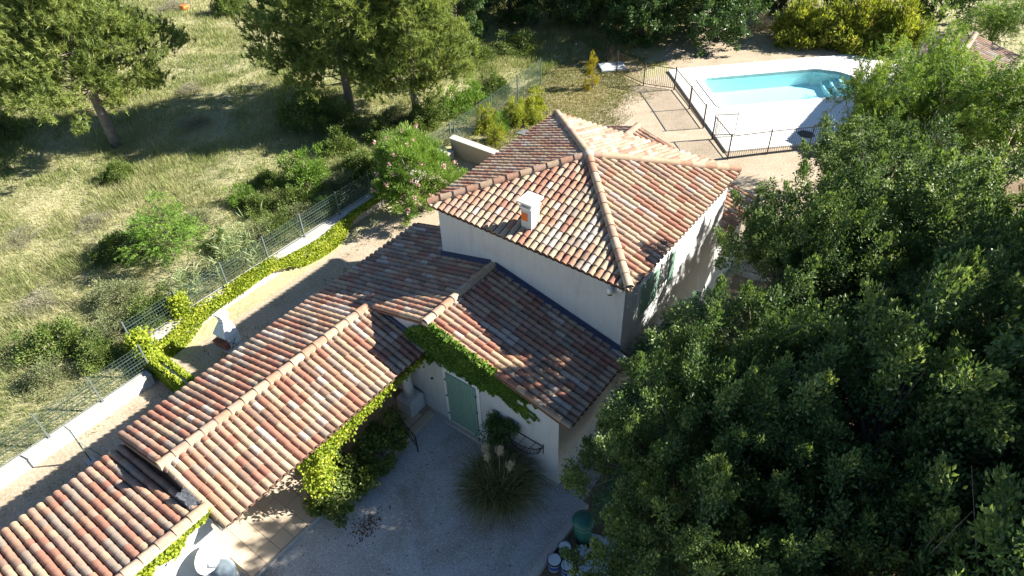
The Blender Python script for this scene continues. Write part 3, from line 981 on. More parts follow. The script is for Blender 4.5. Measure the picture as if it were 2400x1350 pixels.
def trunk_mesh(rg, cl, zc, r0, mat, nl=22, lean=(0, 0), ztop=None, sides=7):
    """trunk from the base into the crown, limbs bending out to clump centres"""
    b = MB()
    ztop = ztop or zc
    pts, rad = [], []
    for i in range(6):
        t = i / 5
        pts.append(Vector((lean[0] * t + rg.normal(0, .05) * t, lean[1] * t + rg.normal(0, .05) * t, ztop * t - 0.1 * (1 - t))))
        rad.append(r0 * (1.25 if i == 0 else 1 - 0.62 * t))
    b.tube(pts, rad, sides)
    order = rg.permutation(len(cl))[:nl]
    for q in order:
        e = Vector(cl[q])
        t0 = rg.uniform(0.45, 0.98)
        k = min(4, int(t0 * 5))
        s_ = pts[k].lerp(pts[k + 1], t0 * 5 - k)
        mid = s_.lerp(e, 0.5) + Vector((rg.normal(0, .12), rg.normal(0, .12), rg.uniform(-.05, .25)))
        rr = r0 * rg.uniform(0.18, 0.32)
        b.tube([s_, s_.lerp(mid, .55) + Vector((0, 0, .05)), mid, e], [rr, rr * .8, rr * .55, rr * .2], 5)
        for _ in range(2):
            e2 = e + Vector(rg.normal(0, .35, 3))
            b.tube([mid, mid.lerp(e2, .5), e2], [rr * .45, rr * .3, rr * .1], 4)
    return b.mesh('trunk', mat, True)

def make_proto(seed, R0, zc, ncl, nper, sig, L, W, mat, barkm, r0, nl=22, shell=0.45, lower=-0.5, flat=0.85, upb=0.3, rsh=0.22):
    rg = np.random.default_rng(seed)
    cl = clump_cloud(rg, ncl, R0, R0 * flat, shell, lower) + np.array([0, 0, zc])
    V, F, rn = clump_leaves(rg, cl, nper, sig, L, W, upb, rsh=rsh)
    return (np_mesh('crown', V, F, mat, rn), trunk_mesh(rg, cl, zc, r0, barkm, nl), R0, zc)

def plant_tree(name, proto, x, y, Rr, zc, label, cat='tree', group=None, rz=0.0, zbase=None):
    crown, trunk, R0, z0 = proto
    zb = float(ground_h(x, y)) if zbase is None else zbase
    t = thing(name, (x, y, zb), label, cat, group, rz)
    s = Rr / R0
    sz = (zc - zb) / z0
    for nm, me in (('trunk', trunk), ('crown', crown)):
        o = link(bpy.data.objects.new(nm, me), t)
        o.scale = (s, s, sz)
    return t

# oaks of the grove
def bough_proto(seed, R0, zc, nb, ns, nper, L, W, mat, barkm, r0, lower=-0.7, flat=0.85, spread=0.42, stretch=1.5, shell=0.45, sh_r=0.20):
    rg = np.random.default_rng(seed)
    bo = clump_cloud(rg, nb, R0 * .92, R0 * flat * .92, shell, lower)
    bt = rg.uniform(.2, .7, nb)
    bs_ = rg.uniform(.75, 1.3, nb)
    ib = np.repeat(np.arange(nb), ns)
    out = unit(bo)
    sh = bo[ib] + (rg.normal(0, spread, (nb * ns, 3)) + out[ib] * .15) * bs_[ib][:, None] * np.array([1, 1, .75])
    isx = np.repeat(np.arange(nb * ns), nper)
    ax = unit(out[ib] * .75 + np.array([0, 0, .45]) + rg.normal(0, .5, (nb * ns, 3)))
    m_ = len(isx)
    along = rg.uniform(-1, 1, (m_, 1))
    rad = (1 - .75 * np.clip(along, 0, 1))
    off = ax[isx] * along * sh_r * stretch + unit(rg.normal(0, 1, (m_, 3))) * (rg.uniform(0, 1, (m_, 1)) ** .6) * sh_r * rad * rg.uniform(.8, 1.2, (m_, 1))
    C = sh[isx] + off
    D = ax[isx] * .6 + unit(off + 1e-4) * .7
    V, F = leaves(rg, C, D, L, W, .2, .45)
    rn = np.clip(bt[ib][isx] + .18 * along[:, 0] + rg.normal(0, .2, m_), 0, 1)
    V[:, 2] += zc
    cl = sh + np.array([0, 0, zc])
    return (np_mesh('crown', V, F, mat, rn), trunk_mesh(rg, cl, zc, r0, barkm, 34), R0, zc)
oakp = [bough_proto(100 + i, 2.4, 4.6, 46, 5, 300, 0.085, 0.052, 'oak', 'barko', 0.16, spread=0.42, stretch=1.1, shell=0.6, sh_r=0.30) for i in range(4)]
oak_list = [
    (10.7, 8.9, 4.8, 2.3, 'leafy grove oak nearest the pool fence, bright sunlit crown'),
    (13.2, 7.6, 5.2, 2.6, 'tall grove oak at the right edge below the tiled shed'),
    (9.9, 6.5, 4.1, 1.9, 'grove oak touching the back right corner of the tall block'),
    (12.42, 4.84, 5.6, 2.6, 'broad grove oak in the middle of the right side'),
    (10.3, 3.2, 5.5, 1.9, 'small grove oak beside the shuttered side wall of the tall block'),
    (14.60, 2.72, 6.4, 2.6, 'grove oak cut by the right edge at mid height, sunlit top'),
    (11.77, 1.72, 4.8, 2.2, 'shaded grove oak behind the feathery shrubs of the side wall'),
    (14.30, -0.10, 6.0, 2.4, 'grove oak with lit upper shoots near the right edge, lower half'),
    (10.6, -0.7, 5.1, 2.1, 'dark grove oak just right of the orange trestle'),
    (13.00, -1.7, 6.4, 2.5, 'shaded grove oak above the bottom edge, right of centre'),
    (15.40, -2.33, 6.5, 2.2, 'grove oak filling the lower right corner'),
    (11.8, -3.3, 5.3, 2.1, 'dark grove oak at the bottom edge beside the board pile'),
    (10.1, -3.3, 5.3, 1.8, 'dark grove oak overhanging the board pile and green bin'),
    (11.4, -5.7, 4.9, 1.9, 'unseen grove oak added below the bottom edge to shade the courtyard'),  # out of view, added to cast shade on the courtyard gravel
    (13.9, -4.6, 5.6, 1.9, 'grove oak at the bottom edge left of the lower right corner'),
    (16.8, 6.0, 6.9, 2.8, 'grove oak behind the right edge throwing shade on the others'),
    (17.6, 2.4, 8.4, 3.3, 'tallest grove oak, just outside the right edge at mid height'),
    (17.8, -1.2, 8.4, 3.3, 'grove oak just outside the right edge near the lower corner'),
    (16.4, -5.2, 7.0, 2.4, 'grove oak just below the lower right corner'),
]
for i, (x, y, zc, Rr, lab) in enumerate(oak_list):
    plant_tree('oak_tree', oakp[i % 4], x, y, Rr, zc, lab, 'tree', 'oaks of the grove', rz=i * 1.7)

# feathery shrubs by the side wall (compound leaves)
def feather_proto(seed, R0, zc, nfr, mat, Lf=0.32, leaf=0.055, flat=0.9, barkm='barko', r0=0.06, nl=16, shell=0.3):
    rg = np.random.default_rng(seed)
    cl = clump_cloud(rg, max(24, nfr // 14), R0, R0 * flat, shell, -0.6) + np.array([0, 0, zc])
    idx = rg.integers(0, len(cl), nfr)
    off = unit(rg.normal(0, 1, (nfr, 3))) * (rg.uniform(0, 1, (nfr, 1)) ** .5) * 0.38
    base = cl[idx] + off
    D = unit(unit(base - np.array([0, 0, zc - R0 * .4])) + rg.normal(0, .55, (nfr, 3)))
    side = unit(np.cross(D, rg.normal(0, .35, (nfr, 3)) + np.array([0, 0, 1])))
    nlf = 9
    Cs, Ds, tint = [], [], []
    ct = rg.uniform(0.2, 0.8, len(cl))
    for k in range(nlf):
        t = (k + .5) / nlf
        for sg in (-1, 1):
            c = base + D * (Lf * t) + side * sg * leaf * 0.55 - np.array([0, 0, 1]) * (Lf * .35 * t * t)
            Cs.append(c)
            Ds.append(side * sg + D * 0.35)
            tint.append(ct[idx])
    C = np.concatenate(Cs)
    V, F = leaves(rg, C, np.concatenate(Ds), leaf * 1.15, leaf * 0.55, 0.1, 0.15)
    rn = np.clip(np.concatenate(tint) + rg.normal(0, .15, len(C)), 0, 1)
    return (np_mesh('crown', V, F, mat, rn), trunk_mesh(rg, cl, zc, r0, barkm, nl), R0, zc)

feap = [feather_proto(200 + i, 1.1, 2.3, 900, 'fea') for i in range(2)]
for i, (x, y, zc, Rr, lab) in enumerate([
    (7.75, 0.85, 2.5, 1.05, 'feathery green shrub against the foot of the tall side wall'),
    (7.75, -0.79, 2.1, 0.85, 'feathery shrub at the low eave corner of the courtyard roof'),
    (8.3, 2.3, 2.9, 1.2, 'feathery shrub below the green side shutters'),
    (9.1, -2.7, 2.0, 1.0, 'dark feathery shrub above the green bin'),
    (8.9, -1.7, 2.1, 1.0, 'feathery shrub beside the orange trestle frame'),
    (10.4, -4.6, 2.2, 1.2, 'feathery shrub at the bottom edge right of the board pile'),
    (10.2, -2.2, 2.6, 1.2, 'feathery dark shrub between trestle and grove oaks'),
]):
    plant_tree('feathery_shrub', feap[i % 2], x, y, Rr, zc, lab, 'shrub', 'feathery shrubs by the side wall', rz=i * 2.1)

robp = [feather_proto(220 + i, 2.5, 3.6, 2100, 'rob', 0.42, 0.075, 0.8, r0=0.12, nl=26, shell=0.15) for i in range(2)]
for i, (x, y, zc, Rr, lab) in enumerate([
    (10.6, 14.8, 5.0, 2.3, 'airy locust tree in front of the tiled shed, beside the pool deck'),
    (13.2, 14.8, 5.2, 2.4, 'airy locust tree at the right edge in front of the shed'),
    (8.9, 13.6, 4.9, 1.5, 'small locust tree hanging over the pool fence corner'),
    (9.9, 18.2, 4.6, 1.5, 'slim locust tree whose top rises in front of the shed roof'),
    (10.6, 31.0, 3.2, 1.9, 'locust tree behind the far end of the pool deck'),
    (14.0, 31.5, 3.6, 2.6, 'dark locust tree behind the tiled shed in the top right corner'),
]):
    plant_tree('locust_tree', robp[i % 2], x, y, Rr, zc, lab, 'tree', 'locust trees round the shed', rz=i * 1.3)

# dark oaks across the top
doak = [bough_proto(300 + i, 3.0, 2.9, 60, 6, 85, 0.16, 0.11, 'oakd', 'barko', 0.2, -0.98, 0.92, 0.45, 1.0, 0.55, 0.36) for i in range(2)]
for i, (x, y, zc, Rr, lab) in enumerate([
    (-7.4, 27.2, 2.7, 3.1, 'big dark oak at the top edge above the white slab'),
    (-3.6, 29.3, 2.7, 2.8, 'leafy oak at the top edge left of the dry path to the pool'),
    (-11.6, 27.6, 2.9, 3.2, 'dark oak in the black shade at the top centre'),
    (-16.4, 25.6, 2.9, 3.0, 'dark oak at the top centre, left of the black shade'),
    (-16.6, 20.4, 2.7, 2.3, 'oak just behind the two pines at the top edge'),
    (-2.0, 36.5, 2.4, 2.2, 'low dark tree at the top edge behind the dry path'),
    (1.6, 37.6, 2.4, 2.2, 'dark tree at the top edge behind the yellow hedge'),
    (6.5, 39.0, 2.6, 2.4, 'dark tree in the top right behind the yellow hedge'),
    (-8.0, 33.0, 3.8, 3.4, 'tall oak beyond the top edge behind the big dark oak'),
    (-20.5, 27.5, 3.2, 3.0, 'oak at the top edge above the pine pair'),
]):
    plant_tree('dark_oak', doak[i % 2], x, y, Rr, zc, lab, 'tree', 'dark oaks along the top', rz=i * 2.3)

# pines
def pine_proto(seed, R0, zc, H, ncl, nper, r0, zlow):
    rg = np.random.default_rng(seed)
    cl = []
    while len(cl) < ncl:
        t = rg.uniform(0, 1)
        z = zlow + (H - zlow) * t
        rr = R0 * (0.55 + 0.45 * math.sin(math.pi * min(1, t * 1.25 + 0.15))) * (1 - 0.75 * t ** 2.2)
        a = rg.uniform(0, 2 * math.pi)
        q = rg.uniform(0.35, 1) ** 0.7
        br = 1 + 0.22 * math.sin(3 * a + z * 1.1)
        cl.append((math.cos(a) * rr * q * br, math.sin(a) * rr * q * br, z + rg.normal(0, .2)))
    cl = np.array(cl)
    n = len(cl)
    # each clump: sprays of needle tufts pointing up and outward
    nt_ = 24
    out = unit(cl * np.array([1, 1, 0]) + 1e-3)
    idx = np.repeat(np.arange(n), nt_)
    tuft = cl[idx] + rg.normal(0, 1, (n * nt_, 3)) * np.array([.26, .26, .17])
    tdir = unit(out[idx] * 0.5 + np.array([0, 0, 0.75]) + rg.normal(0, .35, (n * nt_, 3)))
    ids = np.repeat(np.arange(n * nt_), nper)
    m_ = len(ids)
    d = unit(tdir[ids] + rg.normal(0, .55, (m_, 3)))
    b0 = tuft[ids] + tdir[ids] * rg.uniform(-.1, .1, (m_, 1))
    ln = rg.uniform(.16, .30, (m_, 1))
    s = unit(np.cross(d, rg.normal(0, 1, (m_, 3)))) * 0.019
    V = np.stack([b0 - s, b0 + s, b0 + d * ln], 1).reshape(-1, 3)
    F = np.arange(3 * m_).reshape(m_, 3)
    ct = rg.uniform(.25, .8, n)
    rn = np.clip(ct[idx][ids] + rg.normal(0, .15, m_), 0, 1)
    b = MB()
    pts, rad = [], []
    for i in range(9):
        t = i / 8
        pts.append(Vector((rg.normal(0, .06) * t * 2, rg.normal(0, .06) * t * 2, H * .93 * t - .15 * (1 - t))))
        rad.append(r0 * (1.15 - 0.95 * t))
    b.tube(pts, rad, 9)
    for q in rg.permutation(n)[:int(n * .45)]:
        e = Vector(cl[q])
        z0 = max(zlow * .8, e.z - rg.uniform(.2, .9))
        k = min(7, int(z0 / (H * .93) * 8))
        s_ = pts[k].lerp(pts[k + 1], z0 / (H * .93) * 8 - k)
        rr = r0 * .22 * (1 - .6 * z0 / H)
        b.tube([s_, s_.lerp(e, .5) + Vector((0, 0, -.08)), e], [rr, rr * .65, rr * .15], 5)
    for _ in range(22):
        z0 = rg.uniform(zlow * .55, zlow + (H - zlow) * .45)
        a = rg.uniform(0, 2 * math.pi)
        ln_ = rg.uniform(.6, 1.7)
        s_ = Vector((0, 0, z0))
        e = s_ + Vector((math.cos(a) * ln_, math.sin(a) * ln_, rg.uniform(-.25, .3)))
        b.tube([s_, s_.lerp(e, .6) + Vector((0, 0, .1)), e], [.025, .016, .006], 4)
    return (np_mesh('crown', V, F, 'pine', rn), b.mesh('trunk', 'barkp', True), R0, H)

def plant_pine(proto, x, y, label, rz=0, s=1.0):
    zb = float(ground_h(x, y))
    t = thing('pine_tree', (x, y, zb), label, 'tree', 'pines in the field', rz)
    for nm, me in (('trunk', proto[1]), ('crown', proto[0])):
        o = link(bpy.data.objects.new(nm, me), t)
        o.scale = (s, s, s)
pine_a = pine_proto(41, 4.1, 0, 9.8, 450, 20, 0.23, 3.0)
pine_b = pine_proto(42, 3.2, 0, 10.5, 330, 20, 0.18, 2.0)
plant_pine(pine_a, -22.4, 0.7, 'large pine with bare leaning trunk at upper left of the field')
plant_pine(pine_b, -14.9, 9.7, 'pine with brown trunk, left of the pair in the top centre', 1.0, 1.15)
plant_pine(pine_b, -11.8, 11.4, 'pine on the right of the pair in the top centre, short trunk', 3.2, 1.0)
plant_pine(pine_b, -30.5, -4.5, 'pine at the left edge, mostly cut off by the frame', 2.0, 1.1)

# shrubs
def shrub_mesh(seed, mat, ncl, nper, sig, L, W, flat=0.8, upb=0.5, spiky=0.0, extra=None, nl=10):
    rg = np.random.default_rng(seed)
    cl = clump_cloud(rg, ncl, 1.0, flat, 0.35, -0.1)
    cl[:, 2] += 0.12
    V, F, rn = clump_leaves(rg, cl, nper, sig, L, W, upb)
    V[:, 2] = np.maximum(V[:, 2], 0.0)
    f = np_mesh('foliage', V, F, mat, rn)
    b = MB()
    for q in rg.permutation(ncl)[:nl]:
        e = Vector(cl[q])
        s_ = Vector((rg.normal(0, .08), rg.normal(0, .08), -0.05))
        b.tube([s_, s_.lerp(e, .5) + Vector((0, 0, .08)), e], [.03, .02, .006], 4)
    return f, b.mesh('stems', 'barko', True)

SH = {
    'bush': shrub_mesh(1, 'bush', 60, 90, 0.16, 0.09, 0.05),
    'bush2': shrub_mesh(2, 'bush', 45, 110, 0.18, 0.08, 0.045, 1.1),
    'grey': shrub_mesh(3, 'bushg', 55, 90, 0.15, 0.08, 0.03),
    'light': shrub_mesh(4, 'bushl', 55, 90, 0.16, 0.10, 0.04, 1.0),
    'yel': shrub_mesh(5, 'yel', 40, 70, 0.14, 0.16, 0.04, 2.1, 1.0),
    'lime': shrub_mesh(6, 'yelg', 45, 70, 0.16, 0.15, 0.045, 1.2, 0.8),
    'thyme': shrub_mesh(7, 'thyme', 40, 70, 0.18, 0.10, 0.022, 0.5, 0.8),
}
def shrub(kind, name, x, y, r, h, label, group=None, rz=0.0, cat='shrub'):
    t = thing(name, (x, y, float(ground_h(x, y))), label, cat, group, rz)
    f, s_ = SH[kind]
    for nm, me in (('stems', s_), ('foliage', f)):
        o = link(bpy.data.objects.new(nm, me), t)
        o.scale = (r, r, h)
    return t

FG = 'shrubs in the dry field'
for i, (k, x, y, r, h, lab) in enumerate([
    ('bush', -13.6, -4.0, 1.0, 1.0, 'dark round shrub in the field left of the bright sapling'),
    ('grey', -13.0, -3.2, 1.0, 1.5, 'pale grey-green shrub between dark shrub and bright sapling'),
    ('bush2', -8.9, -5.5, 0.9, 1.1, 'bushy green shrub behind the fence left of the reeds'),
    ('bush2', -8.5, -7.8, 0.8, 0.9, 'green shrub behind the fence by the ivy corner'),
    ('bush', -10.3, -8.4, 1.2, 1.0, 'wide dark shrub at the left edge behind the fence'),
    ('grey', -9.2, -6.9, 1.1, 0.9, 'grey-green shrub behind the fence, left of the ivy corner'),
    ('grey', -9.1, -9.2, 0.9, 0.8, 'grey-green shrub behind the first bare wall section'),
    ('light', -11.2, 3.5, 1.0, 1.6, 'bright upright shrub in the field left of the oleander'),
    ('bush', -12.5, 6.5, 0.9, 1.2, 'olive shrub in the field below the pine pair'),
    ('bush2', -15.9, 7.6, 1.6, 1.9, 'large dark shrub at the foot of the left pine of the pair'),
    ('bush2', -14.0, 8.2, 1.1, 1.2, 'dark shrub directly under the pine pair'),
    ('grey', -12.0, 10.2, 1.1, 1.1, 'grey shrub at the foot of the right pine of the pair'),
    ('bush', -10.6, 11.1, 1.1, 1.5, 'dense shrub outside the chain-link fence, nearest the low wall'),
    ('light', -10.4, 12.7, 1.0, 1.5, 'bright shrub second along outside the chain-link fence'),
    ('light', -10.2, 14.2, 0.9, 1.3, 'bright shrub third along outside the chain-link fence'),
    ('bush', -10.2, 16.0, 0.9, 1.1, 'green shrub outside the far end of the chain-link fence'),
    ('light', -12.4, 0.9, 0.55, 0.9, 'small bright shrub alone in the shaded grass'),
    ('bush', -19.2, -0.8, 0.8, 0.9, 'small dark plant in the grass below the large pine'),
    ('bush', -11.5, 1.1, 0.8, 0.8, 'low olive shrub left of the fence, below the upright bright one'),
    ('bush2', -9.5, 0.4, 0.8, 0.9, 'green shrub close behind the fence above the ivy'),
    ('bush', -10.5, -1.5, 0.7, 0.8, 'small shrub behind the tall reeds'),
    ('bush', -10.3, 2.1, 0.8, 1.0, 'dark shrub behind the fence left of the oleander'),
    ('bush2', -27.4, -2.2, 1.2, 1.4, 'dark shrub at the left edge under the large pine'),
    ('thyme', -24.2, 6.3, 0.8, 0.7, 'pale dry shrub in the sunny grass right of the large pine'),
    ('bush', -34.0, 16.1, 1.4, 1.5, 'round green bush at the top edge of the field'),
    ('thyme', -38.0, 14.1, 1.1, 0.9, 'grey dead shrub at the top edge beside the orange marker'),
    ('bush2', -13.6, 18.5, 1.3, 1.1, 'shaded bush in the black shade above the chain-link fence'),
    ('bush2', -12.4, 21.2, 1.4, 1.1, 'dark bush deep in the shade at the top centre'),
    ('thyme', -16.4, -3.6, 0.8, 0.5, 'low pale weed cushion left in the sunny field'),
    ('thyme', -13.2, -7.6, 0.9, 0.5, 'low pale weed cushion near the left edge'),
    ('light', -9.0, 2.9, 0.5, 0.6, 'small yellowish shrub at the fence near the oleander'),
    ('bush', -16.6, -9.0, 0.7, 0.6, 'low shrub at the left edge in the sunny field'),
    ('grey', -9.4, -0.4, 0.9, 0.9, 'grey-green scrub behind the fence right of the tall reeds'),
    ('grey', -9.3, 1.6, 0.9, 0.8, 'grey-green scrub behind the fence halfway to the oleander'),
    ('grey', -9.6, 4.2, 1.0, 0.9, 'grey-green scrub behind the fence left beside the oleander'),
    ('bush', -10.0, 5.9, 1.1, 1.1, 'olive scrub behind the fence above the oleander'),
    ('grey', -9.8, 7.8, 1.0, 1.0, 'grey-green scrub behind the fence near its far end'),
    ('bush', -11.8, 8.6, 1.0, 0.9, 'olive scrub below the right pine of the pair'),
    ('grey', -10.9, -5.8, 1.2, 0.9, 'wide grey scrub in the field left of the smaller reeds'),
    ('grey', -12.3, -1.2, 0.9, 0.8, 'grey scrub in the field above the bright sapling'),
    ('bush', -12.6, 2.6, 0.8, 0.8, 'olive scrub left of the upright bright shrub'),
    ('thyme', -20.5, 4.2, 0.9, 0.6, 'dry pale scrub at the edge of the pine shade'),
    ('thyme', -18.0, -6.0, 1.0, 0.5, 'dry pale scrub in the middle of the sunny field'),
]):
    shrub(k, 'field_shrub', x, y, r, h, lab, FG, i * 1.1)
tag(boxpart('orange_marker', 'orange', None, -37.4, -36.9, 14.2, 14.7, 0.05, 0.3, 0.08), 'orange bag lying in the grass at the top edge', 'bag')

GG = 'garden shrubs behind the house'
for i, (k, x, y, r, h, lab) in enumerate([
    ('yel', -6.1, 19.4, 0.50, 0.95, 'golden yellow upright shrub on the thin turf near the white slab'),
    ('lime', -8.0, 12.3, 0.65, 1.0, 'lime green shrub just past the low wall'),
    ('lime', -7.1, 14.0, 0.75, 1.0, 'largest lime green shrub beside the slate slabs'),
    ('lime', -7.2, 15.5, 0.75, 1.0, 'lime shrub farthest along the chain-link fence'),
    ('lime', -6.9, 11.8, 0.5, 0.7, 'small lime shrub right behind the grey low wall'),
    ('lime', -6.4, 14.6, 0.55, 0.6, 'low yellow shrub right of the slate slabs'),
    ('light', -7.6, 13.0, 0.6, 0.8, 'bright green shrub against the chain-link fence'),
]):
    shrub(k, 'garden_shrub', x, y, r, h, lab, GG, i * 2.0)

# bright sapling by the fence
sap = feather_proto(260, 1.4, 1.3, 900, 'bushl', 0.34, 0.06, 0.9, r0=0.05, nl=14)
plant_tree('locust_sapling', sap, -11.4, -3.1, 1.4, 1.55, 'bright green feathery sapling in the field behind the reeds', 'sapling', rz=0.5)

# yellow hedge behind the pool: three bushes
hg = [shrub_mesh(60 + i, 'hedge', 110, 100, 0.16, 0.13, 0.05, 1.0, 0.6) for i in range(2)]
SH['hedge0'], SH['hedge1'] = hg
for i, (x, y, r, h, lab) in enumerate([
    (0.9, 31.9, 1.7, 2.0, 'yellow-green hedge bush at the left end of the row behind the pool'),
    (3.3, 33.0, 1.9, 2.4, 'yellow-green hedge bush in the middle behind the pool'),
    (5.6, 34.0, 1.9, 2.3, 'yellow-green hedge bush at the right end behind the pool'),
]):
    shrub('hedge%d' % (i % 2), 'hedge_bush', x, y, r, h, lab, 'yellow hedge behind the pool', i * 1.4)
shrub('thyme', 'dry_weed', -1.6, 32.2, 0.8, 1.6, 'pale dry weeds left of the yellow hedge', None, 0.3)

# oleander with pink flowers
rg = np.random.default_rng(77)
ole = thing('oleander', (-6.55, 5.7, 0), 'large flowering oleander with pink blossoms beside the left roof edge', 'shrub')
cl = clump_cloud(rg, 330, 2.1, 1.8, 0.5, -0.4) + np.array([0, 0, 1.35])
V, F, rn = clump_leaves(rg, cl, 110, 0.17, 0.17, 0.036, 0.8, 0.5)
V[:, 2] = np.maximum(V[:, 2], 0.02)
np_obj('foliage', V, F, 'ole', ole, rn)
top = cl[(cl[:, 2] > 0.9)]
fc = top[rg.permutation(len(top))[:50]] * np.array([1.17, 1.17, 1.10])
fl = np.repeat(fc, 16, axis=0) + rg.normal(0, 0.055, (len(fc) * 16, 3))
V, F = leaves(rg, fl, rg.normal(0, 1, fl.shape), 0.085, 0.07)
np_obj('blossoms', V, F, 'pink', ole, rg.uniform(0, 1, len(F)))
b = MB()
for q in rg.permutation(len(cl))[:26]:
    e = Vector(cl[q])
    s_ = Vector((rg.normal(0, .3), rg.normal(0, .3), 0))
    b.tube([s_, s_.lerp(e, .5) + Vector((0, 0, .2)), e], [.03, .02, .008], 4)
b.build('stems', 'barko', ole)

# ------------------------------------------------------------------ boundary walls, fences, creepers
wl = thing('boundary_wall', (-6.65, -10.4, 0), 'low rendered wall with grey coping along the alley, lower left', 'wall')
b = MB(); b.box(-0.17, 0.17, -5.2, 3.25, -0.2, 0.36); b.build('wall', 'render', wl)
b = MB(); b.box(-0.20, 0.19, -5.2, 3.27, 0.361, 0.41); b.build('coping', 'conc', wl)
wl2 = thing('boundary_wall', (-7.6, 2.0, 0), 'broad low wall under the yellow-green creeper along the alley', 'wall')
b = MB(); b.box(-0.62, 0.10, -8.9, 7.3, -0.2, 0.44); b.build('wall', 'conc', wl2)
b = MB(); b.box(-0.64, 0.13, -8.92, 7.32, 0.441, 0.49); b.build('coping', 'conc', wl2)
wl3 = thing('cross_wall', (-6.3, -6.75, 0), 'short cross wall smothered in creeper reaching from the fence to the porch wing', 'wall')
b = MB(); b.box(-0.9, 1.45, -0.14, 0.14, -0.1, 0.62); b.build('wall', 'render', wl3)
wl4 = thing('low_wall', (-6.6, 9.75, 0), 'short grey wall standing behind the oleander', 'wall')
b = MB(); b.box(-1.3, 2.3, -0.13, 0.13, -0.1, 0.86); b.build('wall', 'tanwall', wl4)
b = MB(); b.box(-1.34, 2.34, -0.19, 0.19, 0.861, 0.93); b.build('coping', 'conc', wl4)

def mesh_panel(parent, p0, p1, h):
    """welded wire panel with bent-out top"""
    p0, p1 = Vector(p0), Vector(p1)
    d = (p1 - p0)
    L = d.length
    d.normalize()
    nrm = Vector((-d.y, d.x, 0))
    b = MB()
    nz = 8
    prof = [(0.0, 0), (0.0, h * 0.30), (0.035, h * 0.36), (0.0, h * 0.42), (0.0, h * 0.80), (0.04, h * 0.87), (0.0, h * 0.93), (0.0, h)]
    for i in range(nz + 1):
        z = h * i / nz
        for dz in ((0,) if i % 3 else (0, 0.022)):
            b.bar(p0 + Vector((0, 0, z + dz)), p1 + Vector((0, 0, z + dz)), 0.009)
    n = int(L / 0.10)
    for i in range(1, n):
        q = p0 + d * (L * i / n)
        b.bar(q, q + Vector((0, 0, h)), 0.006)
    b.build('wire_panel', 'fgreen', parent)

def panel_fence(name, pts, h, label, zb):
    t = thing(name, (0, 0, 0), label, 'fence')
    for q in pts:
        b = MB()
        b.box(q[0] - 0.03, q[0] + 0.03, q[1] - 0.022, q[1] + 0.022, zb, zb + h + 0.06)
        b.box(q[0] - 0.06, q[0] + 0.06, q[1] - 0.05, q[1] + 0.05, zb, zb + 0.012)
        b.build('post', 'fgrey', t)
    for a, c in zip(pts[:-1], pts[1:]):
        mesh_panel(t, (a[0], a[1], zb + 0.05), (c[0], c[1], zb + 0.05), h - 0.05)
panel_fence('wire_fence', [(-6.74, y) for y in (-15.4, -13.8, -12.1, -10.4, -8.7, -7.0)], 1.05, 'green welded wire fence on the bare low wall at left', 0.41)
panel_fence('wire_fence', [(-8.08, y) for y in (-6.75, -4.85, -2.95, -1.05, 0.75, 2.65, 4.5, 6.3, 8.1, 9.85)], 1.05, 'green welded wire fence running along the creeper wall', 0.49)

clf = thing('chain_link_fence', (-8.05, 10.1, 0), 'green chain-link fence behind the oleander running to the far trees', 'fence')
cp = [Vector((0, 0, 0)), Vector((-0.2, 3.1, 0)), Vector((-0.4, 5.6, 0)), Vector((-0.6, 8.0, 0))]
for q in cp:
    b = MB(); b.bar(q, q + Vector((0, 0, 1.62)), 0.05); b.build('post', 'fgreen', clf)
b = MB(); b.bar((0, 0, 1.3), (-0.05, 0.75, 0.0), 0.04); b.build('brace', 'fgreen', clf)
for a_, c_ in zip(cp[:-1], cp[1:]):
    b = MB()
    d = c_ - a_
    L = d.length
    d.normalize()
    n = int((L + 1.5) / 0.10)
    for i in range(n):
        s0 = i * 0.10
        for sg in (1, -1):
            t0, z0, t1, z1 = (s0 - 1.5, 0, s0, 1.5) if sg == 1 else (s0 - 1.5, 1.5, s0, 0)
            if t0 < 0:
                z0 = z0 + (z1 - z0) * (-t0 / 1.5); t0 = 0
            if t1 > L:
                z1 = z0 + (z1 - z0) * ((L - t0) / (t1 - t0)); t1 = L
            if t1 - t0 > 0.02:
                b.bar(a_ + d * t0 + Vector((0, 0, z0 + .03)), a_ + d * t1 + Vector((0, 0, z1 + .03)), 0.006)
    for z in (0.05, 0.8, 1.53):
        b.bar(a_ + Vector((0, 0, z)), c_ + Vector((0, 0, z)), 0.008)
    b.build('wire_net', 'fgreen', clf)

def creeper(name, C, D, L, W, mat, label, seed, cat='creeper', tint=None, loc=(0, 0, 0)):
    rg = np.random.default_rng(seed)
    V, F = leaves(rg, C, D, L, W, 0.15, 0.45)
    n = len(C)
    low = 0.5 + 0.22 * np.sin(C[:, 0] * 5.1 + C[:, 1] * 3.7) * np.cos(C[:, 1] * 2.3 + C[:, 2] * 6)
    rn = np.clip(low + rg.normal(0, .22, n), 0, 1)
    return tag(np_obj(name, V - np.array(loc), F, mat, None, rn), label, cat)

